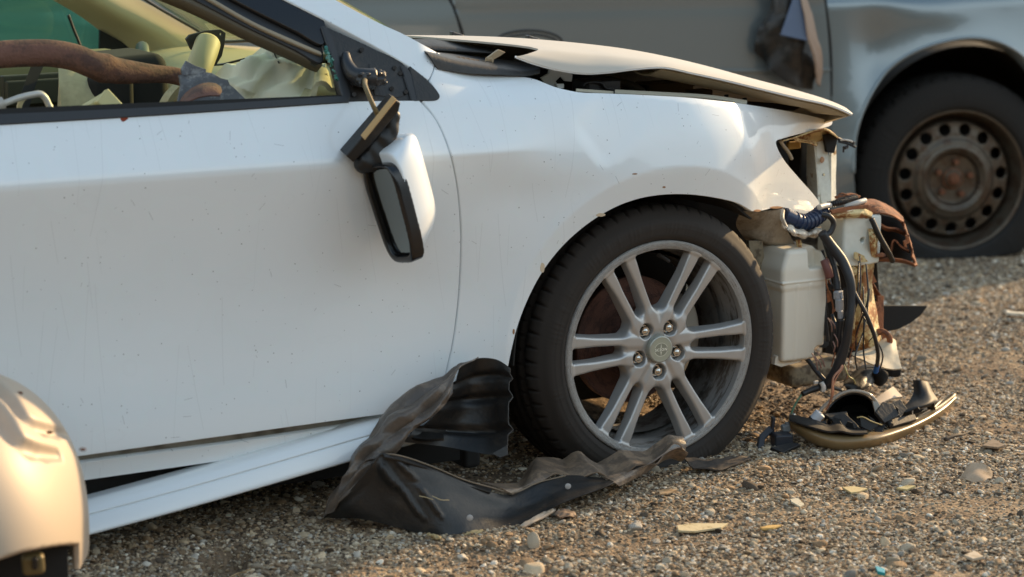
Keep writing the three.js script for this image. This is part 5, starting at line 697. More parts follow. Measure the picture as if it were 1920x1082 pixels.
  part(lin, 'outer_wall', [outer], std({ map: grime([0.09, 0.072, 0.058], [0.16, 0.12, 0.088], 16, 0.42, 0.72, 62, 512, 2), roughness: 0.36, bumpMap: grain, bumpScale: 0.0005 }), true);  // sunlight on this side is put into a browner colour than the black plastic
  part(lin, 'front_wall', [front, lip], M.plastic, true);
  part(lin, 'dusty_lit_flange', [flange, skirt], std({ map: grime([0.13, 0.095, 0.068], [0.25, 0.175, 0.115], 14, 0.4, 0.66, 63, 512, 3), roughness: 0.45, bumpMap: grain, bumpScale: 0.0005 }), true);  // dust, with the sunlight on it put into the lighter brown
  part(lin, 'worn_edge', tube(w([[722, 851, 4.512], [742, 853, 4.51], [766, 859, 4.53], [816, 877, 4.56], [871, 900, 4.6], [921, 914, 4.635], [962, 924, 4.665], [1008, 905, 4.71], [1060, 892, 4.755]]), 0.0016, 70, 6), std({ color: col(0.2, 0.15, 0.1), roughness: 0.7 }), true);
  part(lin, 'edge_tab', plate(w([[924, 851, 4.635], [950, 836, 4.63], [952, 853, 4.628], [938, 858, 4.628]]), 0.004, 0.001), M.plastic, true);
  part(lin, 'fixing_tab', [sheet([w([[770, 812, 4.64], [800, 812, 4.65], [830, 815, 4.66]]), w([[768, 822, 4.63], [800, 826, 4.63], [832, 824, 4.64]])], 0.006, 4, 3)], M.plastic, true);
  const dr = a => lathe([[0.0005, 0.0018], [0.005, 0.0015], [0.0062, 0]], 16).applyMatrix4(new THREE.Matrix4().makeTranslation(a.x, a.y, a.z));
  for (const [x, y, t] of [[881, 971, 4.548], [1065, 912, 4.722]]) part(lin, 'push_rivet', dr(W(x, y, t - 0.012)), std({ color: col(0.42, 0.41, 0.4), roughness: 0.6 }), true);
  part(lin, 'clinging_straw', [tube(w([[786, 930, 4.49], [800, 933, 4.49], [812, 937, 4.49]]), 0.0008, 8, 5), tube(w([[810, 930, 4.49], [826, 937, 4.49], [842, 938, 4.5]]), 0.0008, 8, 5)], std({ color: col(0.45, 0.36, 0.2), roughness: 0.9 }), true).userData.kind = 'stuff';
}
// ---------------------------------------------------------------- headlamp lying on the gravel
{
  const lampBlack = std({ map: plasticMap, roughness: 0.62, bumpMap: grain, bumpScale: 0.0006 });
  const hl = thing('headlamp', 'smashed headlamp unit with yellowed lens lying on the gravel', 'headlamp', G(1600, 838));
  const w = a => a.map(p => W(p[0], p[1], p[2]));
  const amber = phy({ map: grime([0.4, 0.28, 0.13], [0.24, 0.155, 0.07], 7, 0.45, 0.7, 71, 256, 3), roughness: 0.35, transmission: 0.3, thickness: 0 });
  part(hl, 'lens', sheet([w([[1479, 783, 5.27], [1520, 796, 5.24], [1570, 808, 5.23], [1630, 808, 5.25], [1690, 796, 5.33], [1740, 775, 5.44], [1770, 757, 5.52], [1791, 742, 5.57]]), w([[1479, 793, 5.25], [1520, 812, 5.19], [1570, 826, 5.17], [1630, 824, 5.18], [1690, 808, 5.27], [1740, 786, 5.39], [1772, 765, 5.49], [1791, 748, 5.56]]), w([[1482, 800, 5.25], [1522, 826, 5.2], [1572, 842, 5.18], [1632, 838, 5.2], [1690, 819, 5.29], [1738, 797, 5.41], [1768, 776, 5.5], [1786, 758, 5.57]]), w([[1486, 806, 5.28], [1526, 832, 5.25], [1576, 847, 5.22], [1634, 845, 5.24], [1690, 827, 5.33], [1736, 803, 5.44], [1762, 786, 5.53], [1776, 770, 5.6]])], 0.004, 5, 6), amber, true);
  part(hl, 'lens_rim', tube(w([[1479, 782, 5.265], [1520, 796, 5.235], [1570, 808, 5.225], [1630, 808, 5.245], [1690, 796, 5.325], [1740, 775, 5.435], [1772, 755, 5.515], [1790, 740, 5.57], [1782, 742, 5.6], [1765, 752, 5.58], [1745, 770, 5.5], [1720, 784, 5.44]]), 0.0035, 90, 8), phy({ color: col(0.4, 0.29, 0.15), roughness: 0.4, transmission: 0.3, thickness: 0 }), true);
  part(hl, 'lens_fin', plate(w([[1678, 826, 5.3], [1700, 812, 5.32], [1740, 800, 5.42], [1714, 822, 5.36]]), 0.003), std({ color: col(0.62, 0.38, 0.1), roughness: 0.5 }), true);
  part(hl, 'housing', [sheet([w([[1481, 777, 5.250], [1500, 782, 5.240], [1530, 789, 5.230], [1552, 798, 5.230], [1572, 794, 5.250], [1590, 803, 5.240], [1620, 806, 5.240]]), w([[1480, 783, 5.225], [1500, 788, 5.215], [1530, 796, 5.205], [1555, 804, 5.200], [1575, 801, 5.200], [1595, 808, 5.200], [1625, 809, 5.210]]), w([[1482, 790, 5.220], [1502, 796, 5.195], [1530, 804, 5.175], [1556, 810, 5.170], [1576, 809, 5.170], [1596, 813, 5.170], [1626, 813, 5.180]])], 0.004, 6, 4), sheet([w([[1560, 800, 5.3], [1620, 800, 5.32], [1680, 790, 5.4], [1740, 770, 5.5]]), w([[1555, 775, 5.42], [1620, 775, 5.44], [1690, 765, 5.52], [1740, 755, 5.58]])], 0.006, 4, 3)], lampBlack, true);
  const d0 = w([[1546, 786, 5.3]])[0];
  part(hl, 'reflector_bowl', sheet([w([[1545, 790, 5.31], [1556, 762, 5.31], [1578, 744, 5.32], [1602, 738, 5.33], [1626, 745, 5.34], [1643, 762, 5.35], [1652, 790, 5.35]]), w([[1550, 786, 5.37], [1560, 764, 5.38], [1580, 749, 5.39], [1602, 744, 5.4], [1624, 750, 5.41], [1640, 766, 5.41], [1648, 786, 5.41]]), w([[1570, 786, 5.43], [1576, 772, 5.44], [1588, 764, 5.45], [1602, 762, 5.45], [1616, 765, 5.46], [1626, 775, 5.46], [1630, 786, 5.46]])], 0.004, 7, 5), M.gloss, true);
  part(hl, 'bowl_back', plate(w([[1550, 800, 5.43], [1560, 760, 5.43], [1602, 744, 5.44], [1642, 762, 5.45], [1650, 800, 5.45]]), 0.004), M.dark, true);
  part(hl, 'clear_ring', [tube(w([[1530, 786, 5.285], [1538, 770, 5.29], [1556, 752, 5.295], [1580, 737, 5.3], [1604, 733, 5.31], [1630, 740, 5.32], [1644, 755, 5.33], [1651, 768, 5.33]]), 0.0042, 50, 9), plate(w([[1636, 753, 5.325], [1646, 756, 5.325], [1654, 772, 5.32], [1642, 776, 5.32]]), 0.006)], phy({ color: col(0.5, 0.45, 0.38), roughness: 0.2, transmission: 0.4, thickness: 0 }), true);
  part(hl, 'mounting_ear', sheet([w([[1692, 765, 5.4], [1702, 757, 5.42], [1714, 735, 5.47], [1713, 713, 5.5]]), w([[1700, 770, 5.37], [1716, 763, 5.38], [1726, 745, 5.43], [1724, 714, 5.47]]), w([[1730, 764, 5.4], [1742, 757, 5.4], [1740, 738, 5.44], [1735, 716, 5.48]]), w([[1755, 758, 5.45], [1757, 750, 5.46], [1748, 736, 5.49], [1739, 716, 5.5]])], 0.004, 5, 5), lampBlack, true);
  part(hl, 'broken_inner_frame', [plate(w([[1556, 785, 5.25], [1580, 776, 5.27], [1604, 796, 5.25], [1612, 806, 5.24], [1584, 803, 5.24]]), 0.005), plate(w([[1612, 782, 5.24], [1622, 784, 5.235], [1648, 796, 5.235], [1632, 808, 5.23], [1616, 800, 5.23]]), 0.004), plate(w([[1640, 776, 5.27], [1656, 755, 5.29], [1672, 760, 5.3], [1684, 780, 5.29], [1658, 792, 5.26]]), 0.006), plate(w([[1668, 758, 5.31], [1686, 751, 5.33], [1698, 768, 5.33], [1684, 782, 5.31]]), 0.006), plate(w([[1545, 778, 5.27], [1586, 774, 5.3], [1588, 782, 5.29], [1560, 788, 5.27]]), 0.005), plate(w([[1664, 790, 5.28], [1712, 780, 5.34], [1716, 788, 5.33], [1670, 802, 5.27]]), 0.008), bar(W(1664, 792, 5.275), W(1672, 798, 5.265), 0.006)], lampBlack, true);
  const q = rng(17); for (const [x, y, tt, w, h, a] of [[1596, 800, 5.23, 14, 7, 0.3], [1630, 790, 5.26, 12, 8, -0.5], [1652, 804, 5.24, 16, 6, -0.2], [1570, 790, 5.24, 12, 7, 0.5], [1700, 778, 5.34, 16, 6, -0.4], [1722, 770, 5.38, 12, 5, -0.3], [1676, 772, 5.3, 9, 12, 0.3], [1540, 794, 5.235, 10, 5, 0.2], [1745, 764, 5.44, 12, 5, -0.4]]) { const P = []; for (let k = 0; k < 8; k++) { const u = k / 8 * 6.283, r = 0.55 + 0.6 * q(), dx = Math.cos(u) * w * r, dy = Math.sin(u) * h * r; P.push(W(x + dx * Math.cos(a) - dy * Math.sin(a), y + dx * Math.sin(a) + dy * Math.cos(a), tt + 0.04 * (q() - 0.5))); } part(hl, 'broken_piece', plate(P, 0.003, 0.0006), lampBlack, true); }
  part(hl, 'bracket_edge', tube(w([[1607, 783, 5.235], [1618, 782, 5.232], [1634, 790, 5.23], [1654, 797, 5.23]]), 0.0014, 16, 6), std({ color: col(0.5, 0.38, 0.16), roughness: 0.5 }), true);
  part(hl, 'bulb_socket', [bar(W(1526, 788, 5.255), W(1538, 775, 5.25), 0.0125, 20)], std({ color: col(0.6, 0.62, 0.66), roughness: 0.4 }), true);
  part(hl, 'socket_base', bar(W(1524, 791, 5.256), W(1528, 786, 5.254), 0.0135, 20), M.gloss, true);
  part(hl, 'adjuster_screw', new THREE.SphereGeometry(0.008, 16, 12).applyMatrix4(new THREE.Matrix4().setPosition(W(1486, 780, 5.26))), M.chrome, true);
  part(hl, 'pale_trim', sheet([w([[1640, 750, 5.42], [1660, 735, 5.46], [1674, 726, 5.5]]), w([[1650, 758, 5.4], [1672, 748, 5.44], [1692, 745, 5.47]])], 0.005, 4, 4), std({ color: col(0.62, 0.5, 0.38), roughness: 0.5 }), true);
}
// ---------------------------------------------------------------- the grey car behind (axes s, h, n of FAR)
{
  const gc = thing('grey_car', 'dull grey car with a rusty steel wheel behind the white car', 'car', FAR.o, FAR.yaw), H0 = FAR.h0;
  const hl = FAR.hit(680, 18, 0.06).y;
  const N2 = (s, h) => {
    let n = 0.055 - 0.16 * Math.max(0, h - 0.95) ** 1.5 - 0.05 * (h - 0.62) ** 2 * (h < 0.62 ? 1 : 0.6);
    n -= 0.012 * Math.exp(-(((h - hl + 0.006) / 0.006) ** 2)) * 0.35 + 0.012 * sst(hl - 0.03, hl + 0.02, h);
    const r = Math.hypot(s, h - H0), d = r - 0.4; n += 0.075 * Math.exp(-Math.max(0, d) / 0.12) * sst(-0.25, 0.1, h - H0) - 0.03 * sst(-0.25, 0.1, h - H0) * (d < 0.5 ? 1 : 1);
    const f = Math.max(0, s - 0.12); n -= 0.55 * f * f;
    // dents pressed into the wing
    n -= 0.03 * Math.exp(-(((s + 0.31) / 0.08) ** 2 + ((h - H0 - 0.42) / 0.12) ** 2)) - 0.012 * Math.exp(-(((s + 0.13) / 0.13) ** 2 + ((h - H0 - 0.54) / 0.05) ** 2));
    n += 0.004 * (fbm(s * 2.2, h * 3, 0, 2) - 0.5) + 0.012 * sst(0.05, -0.08, h - H0 - 0.12) * Math.exp(-(((s + 0.4) / 0.1) ** 2));
    return n;
  };
  const on = a => a.map(p => { const q = FAR.on(p[0], p[1], N2); return [q.x, q.y]; }), fp = (x, y, n) => FAR.hit(x, y, n);
  const paint = phy({ color: col(0.2, 0.235, 0.245), metalness: 0.5, roughness: 0.34, clearcoat: 1, clearcoatRoughness: 0.08 });
  part(gc, 'rear_door', panel(on(outline([[-400, -110], [830, -110]], [[830, -110], [836, -12], [848, 15], [858, 45], [865, 75], [866, 405]], [[866, 405], [-400, 470]])), N2, 0.03, 0.04), paint);
  part(gc, 'front_door', panel(on(outline([[836, -110], [1530, -110]], [[1530, -110], [1544, -10], [1552, 60], [1556, 130], [1557, 210], [1552, 395]], [[1552, 395], [872, 405]], [[872, 405], [872, 75], [865, 45], [855, 15], [843, -12], [836, -110]])), N2, 0.025, 0.04), paint);
  part(gc, 'wing', panel(on(outline([[1536, -110], [2240, -110]], [[2240, -110], [2250, 100], [2200, 300]], [[2200, 300], [2010, 300]], [[2010, 300], [1990, 220], [1955, 150], [1925, 110], [1900, 90], [1870, 76], [1830, 70], [1790, 73], [1740, 86], [1700, 104], [1662, 132], [1632, 175], [1614, 215], [1602, 262], [1599, 330]], [[1599, 330], [1600, 390], [1557, 394]], [[1557, 394], [1561, 210], [1562, 130], [1558, 60], [1550, -10], [1536, -110]])), N2, 0.016, 0.04), paint);
  part(gc, 'door_gap', [tube([[834, -60], [840, -8], [852, 16], [862, 45], [869, 76], [870, 200]].map(p => { const q = FAR.on(p[0], p[1], N2); q.z -= 0.008; return q; }), 0.009, 40, 8), tube([[1536, -60], [1546, -8], [1554, 50], [1559, 110], [1560, 180]].map(p => { const q = FAR.on(p[0], p[1], N2); q.z -= 0.008; return q; }), 0.008, 40, 8)], M.dark);
  part(gc, 'arch_lip', tube([[1990, 222], [1955, 152], [1925, 112], [1900, 92], [1870, 78], [1830, 71], [1790, 74], [1740, 87], [1700, 105], [1663, 133], [1633, 176], [1615, 216], [1603, 262], [1600, 325]].map(p => FAR.on(p[0], p[1], N2)), 0.006, 80, 8), paint);
  const hz = (k) => Array.from({ length: 25 }, (_, i) => { const a = i / 24 * 2 * Math.PI, q = FAR.on(992 + Math.cos(a) * 62 * k, 79 - Math.sin(a) * 22 * (k < 1 ? k * 0.78 : 1), N2); q.z += 0.001; return q; });
  part(gc, 'door_handle', [tube(hz(1), 0.0035, 80, 8), tube(hz(0.84), 0.003, 80, 8)], M.black);
  part(gc, 'side_moulding', plate([[1100, 133], [1556, 129], [1556, 133], [1100, 137]].map(p => { const q = FAR.on(p[0], p[1], N2); q.z += 0.003; return q; }), 0.003, 0.001), paint);
  part(gc, 'body_shell', [box(V(-2.3, 0.6, -0.85), 3.6, 0.7, 1.6, 0, 0, 0, 0.1), box(V(0.1, 0.62, -1.1), 1.3, 0.6, 1.2, 0, 0, 0, 0.1), box(V(-1.9, 1.2, -0.85), 2.3, 0.5, 1.4, 0, 0, 0, 0.2)], M.dark);
  part(gc, 'sill', box(V(-1.8, 0.24, -0.04), 2.2, 0.12, 0.1, 0, 0, 0, 0.02), paint);
  // torn trim hanging in the door corner
  const tz = (a) => a.map(p => { const q = FAR.on(p[0], p[1], N2); q.z += p[2]; return q; });
  part(gc, 'torn_black_trim', [sheet([tz([[1440, -60, 0.03], [1438, 10, 0.04], [1418, 50, 0.03], [1410, 95, 0.02]]), tz([[1462, -60, 0.07], [1455, 20, 0.08], [1440, 60, 0.07], [1430, 125, 0.05]]), tz([[1482, -60, 0.09], [1480, 40, 0.1], [1475, 90, 0.1], [1480, 160, 0.07]]), tz([[1496, -40, 0.05], [1500, 60, 0.06], [1508, 110, 0.06], [1512, 165, 0.04]])], 0.006, 6, 6, (u, v) => 0.05 * (fbm(u * 5, v * 5, 2, 3) - 0.5))], M.plastic);
  part(gc, 'torn_blue_flap', plate(tz([[1437, 60, 0.11], [1470, -30, 0.1], [1482, 70, 0.13]]), 0.006), std({ color: col(0.08, 0.11, 0.18), roughness: 0.35 }));
  part(gc, 'torn_tan_flap', sheet([tz([[1470, -40, 0.11], [1478, 50, 0.14], [1492, 95, 0.13], [1510, 150, 0.09]]), tz([[1482, -40, 0.08], [1502, 50, 0.1], [1517, 105, 0.09], [1521, 158, 0.06]])], 0.006, 6, 4, (u, v) => 0.012 * (fbm(u * 9, v * 3, 5, 3) - 0.5)), std({ color: col(0.36, 0.25, 0.18), roughness: 0.6 }));
  // front wheel: tyre gone soft, pressed steel rim
  const wh = sub(gc, 'front_wheel'); wh.position.set(0, H0, 0.0); wh.rotation.y = -9 * R;
  part(wh, 'tyre', tyreGeo(0.336, 0.224, 0.205, { ground: H0 - 0.012, blocks: 44, bulge: 0.45, z: -0.09 }), M.farRubber);
  const LR = 0.2215, steel = std({ map: grime([0.115, 0.094, 0.07], [0.085, 0.055, 0.036], 14, 0.45, 0.7, 81, 512, 3), metalness: 0.5, roughness: 0.42 });
  const prof2 = r => { const k = [[0, -0.03], [0.028, -0.03], [0.034, -0.045], [0.05, -0.044], [0.075, -0.042], [0.09, -0.022], [0.101, -0.014], [0.115, -0.02], [0.14, -0.033], [0.178, -0.04], [0.2, -0.075]]; let i = 0; while (i < k.length - 2 && k[i + 1][0] < r) i++; const t = sst(0, 1, (r - k[i][0]) / (k[i + 1][0] - k[i][0])); return k[i][1] + (k[i + 1][1] - k[i][1]) * t; };
  part(wh, 'steel_rim', [iso((x, y, z) => { const r = Math.hypot(x, y); let d = Math.max(Math.abs(z - prof2(r) + 0.006) - 0.006, r - 0.199) * 0.8; const a = Math.atan2(y, x), q = Math.PI / 7.5, b = a - Math.round((a - 0.1) / q) * q - 0.1; d = smax(d, -(Math.hypot(r * Math.cos(b) - 0.16, r * Math.sin(b)) - 0.0185), 0.004); return d; }, V(-0.21, -0.21, -0.1), V(0.21, 0.21, 0.0), 0.004), lathe([[LR + 0.008, -0.012], [LR + 0.008, -0.002], [LR + 0.003, 0.003], [LR - 0.004, 0.001], [LR - 0.008, -0.008], [LR - 0.012, -0.03], [LR - 0.024, -0.06], [LR - 0.026, -0.16], [LR + 0.005, -0.18]], 96)], steel);
  part(wh, 'hub_cap', lathe([[0.0005, -0.014], [0.012, -0.015], [0.019, -0.02], [0.021, -0.034], [0.034, -0.036]], 32), M.rust);
  for (let k = 0; k < 5; k++) { const a = (k * 72 + 12) * R; part(wh, 'wheel_nut', new THREE.CylinderGeometry(0.0095, 0.011, 0.018, 6).rotateX(Math.PI / 2).translate(Math.cos(a) * 0.055, Math.sin(a) * 0.055, -0.03), M.rust); }
  part(wh, 'inner_drum', lathe([[0.02, -0.1], [0.17, -0.1], [0.19, -0.14], [0.02, -0.14]], 40), M.dark);
  part(gc, 'wheel_house', sheet([0, 1, 2].map(j => Array.from({ length: 12 }, (_, k) => { const a = (-10 + 200 * k / 11) * R; return V(Math.cos(a) * (0.41 + 0.02 * j), H0 + 0.02 + Math.sin(a) * (0.41 + 0.02 * j), 0.04 - 0.22 * j); })), 0.004, 3, 3), M.dark);
  part(gc, 'wheel_house_back', plate([V(-0.45, 0.1, -0.4), V(0.45, 0.1, -0.4), V(0.45, 0.75, -0.4), V(-0.45, 0.75, -0.4)], 0.01), M.dark);
  part(gc, 'bumper', iso((x, y, z) => rbox(x - 0.62, y - 0.38, z + 0.55, 0.16, 0.22, 0.62, 0.14), V(0.4, 0.1, -1.2), V(0.82, 0.66, 0.1), 0.02), paint);
}
// ---------------------------------------------------------------- nose of a gold car in the near left corner
{
  const t = 3.72, base = G(40, 1200), c = W(-105, 1022, t + 0.2), gold = phy({ color: col(0.45, 0.365, 0.275), metalness: 0.12, roughness: 0.6, clearcoat: 0.2, clearcoatRoughness: 0.4 }), S = 0.000845;
  const au = thing('gold_car', 'gold car bumper corner with scooped grooves at the left edge', 'car', V(c.x, 0, c.z));
  const L = (x, y, d = 0) => W(x, y, t + d), a = 268 * S, b = 335 * S, dz = 0.3, cut = [[-300, 1090], [-100, 1075], [0, 1056], [46, 1037], [102, 1021], [140, 1000]].map(p => L(p[0], p[1]));
  const grooves = [[[-24, 712], [12, 740], [42, 778], [72, 800], [102, 809], [124, 813]], [[-34, 745], [-4, 775], [22, 812], [48, 836], [80, 848], [112, 853]]].map(g => g.map(p => p));
  const body = (x, y, z) => {
    const X = (x - c.x) / a, Y = (y - c.y) / b, Z = (z - c.z) / dz; const q = Math.pow(Math.pow(Math.abs(X), 2.2) + Math.pow(Math.abs(Y), 2.2) + Math.pow(Math.abs(Z), 3.2), 1 / 2.3); return (q - 1) * 0.2;
  };
  const surf = (px, py) => { const r = ray(px, py); for (let s = t - 0.4; s < t + 0.6; s += 0.002) { const p = V(0, EYE, 0).addScaledVector(r, s); if (body(p.x, p.y, p.z) < 0) return p; } return W(px, py, t); };
  const gp = grooves.map(g => g.map(p => surf(p[0], p[1])));
  const full = (x, y, z) => {
    let d = body(x, y, z); if (d > 0.06 || d < -0.06) return d;
    gp.forEach((g, k) => { let e = 1; for (let i = 0; i < g.length - 1; i++) { const w0 = (k ? 0.036 : 0.024) * (1 - i / (g.length - 1) * 0.82), w1 = (k ? 0.036 : 0.024) * (1 - (i + 1) / (g.length - 1) * 0.82); e = smin(e, seg3(x, y, z, g[i], g[i + 1], w0, w1), 0.008); } d = smax(d, -e, 0.012); });
    return d;
  };
  const openY = x => { let i = 0; while (i < cut.length - 2 && cut[i + 1].x < x) i++; const u = clamp((x - cut[i].x) / (cut[i + 1].x - cut[i].x)); return cut[i].y + (cut[i + 1].y - cut[i].y) * u; };
  const stripX = y => L(133, 950).x - (L(133, 950).x - L(118, 1082).x) * (L(133, 950).y - y) / (L(133, 950).y - L(118, 1082).y);
  const skin = (x, y, z) => { const d = full(x, y, z), s = Math.max(d, -d - 0.012); return smax(s, -Math.max(y - openY(x) + 0.306 * (-z - 0.962 * t), x - stripX(Math.min(y, L(133, 950).y)), c.z - z), 0.003); };
  part(au, 'bumper', iso(skin, V(L(-260, 1000).x, 0.12, c.z - 0.34), V(c.x + a + 0.02, c.y + b + 0.02, c.z + dz + 0.02), 0.0055), gold, true);
  part(au, 'grille_backing', [plate([L(-220, 1050, 0.09), L(122, 990, 0.2), L(130, 1250, 0.2), L(-220, 1300, 0.09)], 0.02)], M.dark, true);
  part(au, 'fog_lamp', [box(L(62, 1056, 0.04), 0.036, 0.034, 0.03, 0.2, 0, 0.05, 0.008)], std({ color: col(0.16, 0.12, 0.05), metalness: 0.3, roughness: 0.4 }), true);
  part(au, 'fog_lamp_slot', box(L(66, 1056, 0.022), 0.009, 0.02, 0.012), M.gloss, true);
  part(au, 'bonnet', box(V(c.x - 0.5, c.y + 0.1, c.z - 0.5), 0.9, 0.4, 0.9, 0.2, 0, 0, 0.15), gold, true);
  for (const [x, y] of [[37, 738], [155, 844], [93, 812]]) { const p = surf(x, y); part(au, 'dead_bug', new THREE.SphereGeometry(0.0035, 8, 6).scale(1.6, 0.8, 1).translate(p.x, p.y + 0.001, p.z), M.rust, true); }
}
// ---------------------------------------------------------------- small things on the gravel
{
  const g = (x, y, h = 0.006) => { const p = G(x, y, h); p.y = groundH(p.x, p.z) + h; return p; }, w = a => a.map(p => W(p[0], p[1], p[2]));
  const tan = (r, gg, b) => std({ map: grime([r, gg, b], [r * 0.6, gg * 0.55, b * 0.45], 12, 0.5, 0.75, Math.round(r * 300), 256, 6), roughness: 0.75 });
  const gt = (x, y) => G(x, y).z / ray(x, y).z;                       // depth of the ground at a pixel
  const chip = (name, label, cat, pts, m, lift = 0.005, th = 0.0025, group) => solo(name, label, cat, [plate(pts.map(p => g(p[0], p[1], lift + (p[2] || 0))), th, 0.0008)], m, group);
  const t1 = gt(1828, 905);
  solo('tan_shard', 'large curved tan plastic shard at the right edge of the gravel', 'plastic shard', [sheet([w([[1790, 905, t1], [1808, 900, t1 - 0.01], [1832, 909, t1 - 0.02]]), w([[1806, 890, t1 + 0.02], [1826, 890, t1], [1852, 907, t1 - 0.02]]), w([[1816, 872, t1 + 0.03], [1838, 879, t1 + 0.02], [1860, 898, t1]]), w([[1828, 868, t1 + 0.035], [1846, 871, t1 + 0.03], [1860, 885, t1 + 0.02]])], 0.004, 6, 6)], tan(0.44, 0.31, 0.2));
  chip('yellow_sliver', 'long pale yellow wood sliver, the largest lying on the gravel', 'wood sliver', [[1270, 977], [1300, 973], [1364, 972], [1352, 978], [1300, 985], [1272, 984]], tan(0.66, 0.53, 0.31), 0.006, 0.003);
  chip('yellow_flake', 'small orange-yellow flake just right below the long yellow sliver', 'flake', [[1426, 986], [1445, 983], [1464, 985], [1450, 990], [1430, 990]], tan(0.66, 0.42, 0.14), 0.005, 0.0025);
  chip('pale_flake', 'short white-cream flake above the orange-yellow flake', 'flake', [[1482, 938], [1496, 936], [1507, 943], [1500, 946], [1484, 941]], tan(0.62, 0.55, 0.4), 0.005, 0.0025);
  chip('straw_flake', 'ragged straw-yellow flake left of the other straw flake', 'flake', [[1580, 917], [1600, 915], [1626, 918], [1610, 923], [1596, 925]], tan(0.6, 0.47, 0.24), 0.005, 0.0025);
  chip('straw_chip', 'thin straw-yellow flake between the ragged flake and the tan shard', 'flake', [[1682, 916], [1700, 913], [1716, 916], [1700, 920]], tan(0.62, 0.5, 0.24), 0.005, 0.0025);
  chip('brown_flake', 'light brown flake in the shade below the wheel', 'flake', [[1236, 925], [1252, 922], [1268, 924], [1250, 930], [1237, 931]], tan(0.45, 0.31, 0.18), 0.005, 0.0025);
  chip('buff_chip', 'buff triangular chip at the bottom right', 'plastic chip', [[1808, 1044], [1828, 1036], [1842, 1046], [1824, 1050]], tan(0.52, 0.42, 0.3), 0.01, 0.004);
  chip('teal_glass', 'teal glass fragment at the bottom edge of the photo', 'glass fragment', [[1641, 1066], [1658, 1070], [1659, 1077], [1646, 1074]], phy({ color: col(0.02, 0.28, 0.3), roughness: 0.1 }), 0.012, 0.005);
  chip('white_stick', 'thin white stick at the right edge on far gravel', 'stick', [[1888, 591], [1950, 596], [1950, 599], [1888, 594]], tan(0.72, 0.66, 0.54), 0.012, 0.006);
  chip('brown_leaf', 'brown leaf-like flake right of the headlamp', 'flake', [[1842, 836], [1862, 824], [1884, 836], [1870, 840]], tan(0.25, 0.18, 0.12), 0.01, 0.003);
  solo('dark_twig', 'dark twig between the headlamp and the tan shard', 'twig', [tube([g(1772, 825, 0.012), g(1790, 819, 0.014), g(1806, 816, 0.012), g(1818, 811, 0.012)], t => 0.005 - 0.003 * t, 16, 7)], tan(0.07, 0.05, 0.035));
  solo('dry_root', 'dry tan root beside the small hole in the gravel', 'twig', [tube([g(428, 1076, 0.008), g(444, 1068, 0.012), g(458, 1064, 0.016), g(470, 1058, 0.02)], 0.0018, 20, 6), tube([g(444, 1068, 0.012), g(450, 1074, 0.006)], 0.0012, 6, 5)], tan(0.4, 0.27, 0.14));
  const strip = (a, b, c2) => sheet([w(a), w(b), w(c2)], 0.003, 6, 4, (u, v) => 0.008 * (fbm(u * 7, v * 4, 3, 3) - 0.5));
  const t2 = 4.965;
  solo('liner_scrap', 'dusty torn strip of liner at the foot of the front tyre', 'liner scrap', [strip([[1284, 858, t2 + 0.02], [1320, 862, t2 + 0.04], [1345, 862, t2 + 0.06], [1372, 856, t2 + 0.1], [1392, 855, t2 + 0.12]], [[1290, 868, t2], [1320, 872, t2 + 0.01], [1342, 868, t2 + 0.03], [1376, 862, t2 + 0.08], [1404, 858, t2 + 0.11]], [[1300, 878, t2 - 0.02], [1330, 880, t2 - 0.01], [1350, 882, t2 + 0.0], [1378, 872, t2 + 0.04], [1408, 860, t2 + 0.1]])], std({ map: grime([0.06, 0.044, 0.033], [0.032, 0.025, 0.02], 9, 0.45, 0.65, 91, 256, 4), roughness: 0.75 }));
  solo('liner_offcut', 'tan folded offcut beneath the front of the fallen liner', 'liner scrap', [strip([[975, 985, 4.575], [1005, 968, 4.61], [1035, 953, 4.65]], [[980, 990, 4.57], [1008, 975, 4.6], [1040, 957, 4.645]], [[985, 986, 4.59], [1012, 972, 4.62], [1042, 955, 4.66]])], tan(0.4, 0.32, 0.24));
  solo('curled_flake', 'curled brown flake on the shaded gravel right of the liner', 'flake', [strip([[1040, 962, 4.64], [1058, 955, 4.66], [1075, 960, 4.665]], [[1046, 968, 4.625], [1062, 962, 4.64], [1080, 966, 4.65]], [[1055, 970, 4.62], [1068, 968, 4.63], [1076, 970, 4.64]])], tan(0.2, 0.13, 0.085));
  solo('yellow_curl', 'yellowish curled scrap under the fallen liner', 'flake', [strip([[800, 1000, 4.5], [815, 1003, 4.495], [828, 1008, 4.49]], [[804, 1004, 4.49], [815, 1008, 4.485], [826, 1010, 4.48]], [[810, 1010, 4.49], [818, 1011, 4.485], [826, 1010, 4.485]]), strip([[872, 1000, 4.53], [885, 996, 4.54], [905, 994, 4.56]], [[870, 1004, 4.52], [886, 1000, 4.53], [910, 996, 4.56]], [[905, 998, 4.56], [925, 994, 4.58], [945, 992, 4.59]])], tan(0.45, 0.33, 0.16));
  const cl = thing('black_clip', 'black plastic clip block on the ground between tyre and headlamp', 'plastic clip', g(1466, 838));
  part(cl, 'block', [box(W(1466, 826, 5.22), 0.042, 0.034, 0.04, 0.2, 0, 0, 0.005), box(W(1448, 800, 5.24), 0.008, 0.045, 0.014, 0.2, 0, -0.1), plate(w([[1420, 842, 5.2], [1424, 818, 5.22], [1440, 802, 5.24], [1446, 810, 5.235], [1432, 824, 5.22], [1428, 844, 5.2]]), 0.012)], std({ color: col(0.025, 0.027, 0.035), roughness: 0.55 }), true);
  part(cl, 'bare_plug', [box(W(1473, 803, 5.24), 0.02, 0.018, 0.016, 0.3, 0, 0.15), box(W(1476, 795, 5.24), 0.01, 0.008, 0.01, 0.3)], std({ color: col(0.2, 0.22, 0.23), roughness: 0.5 }), true);
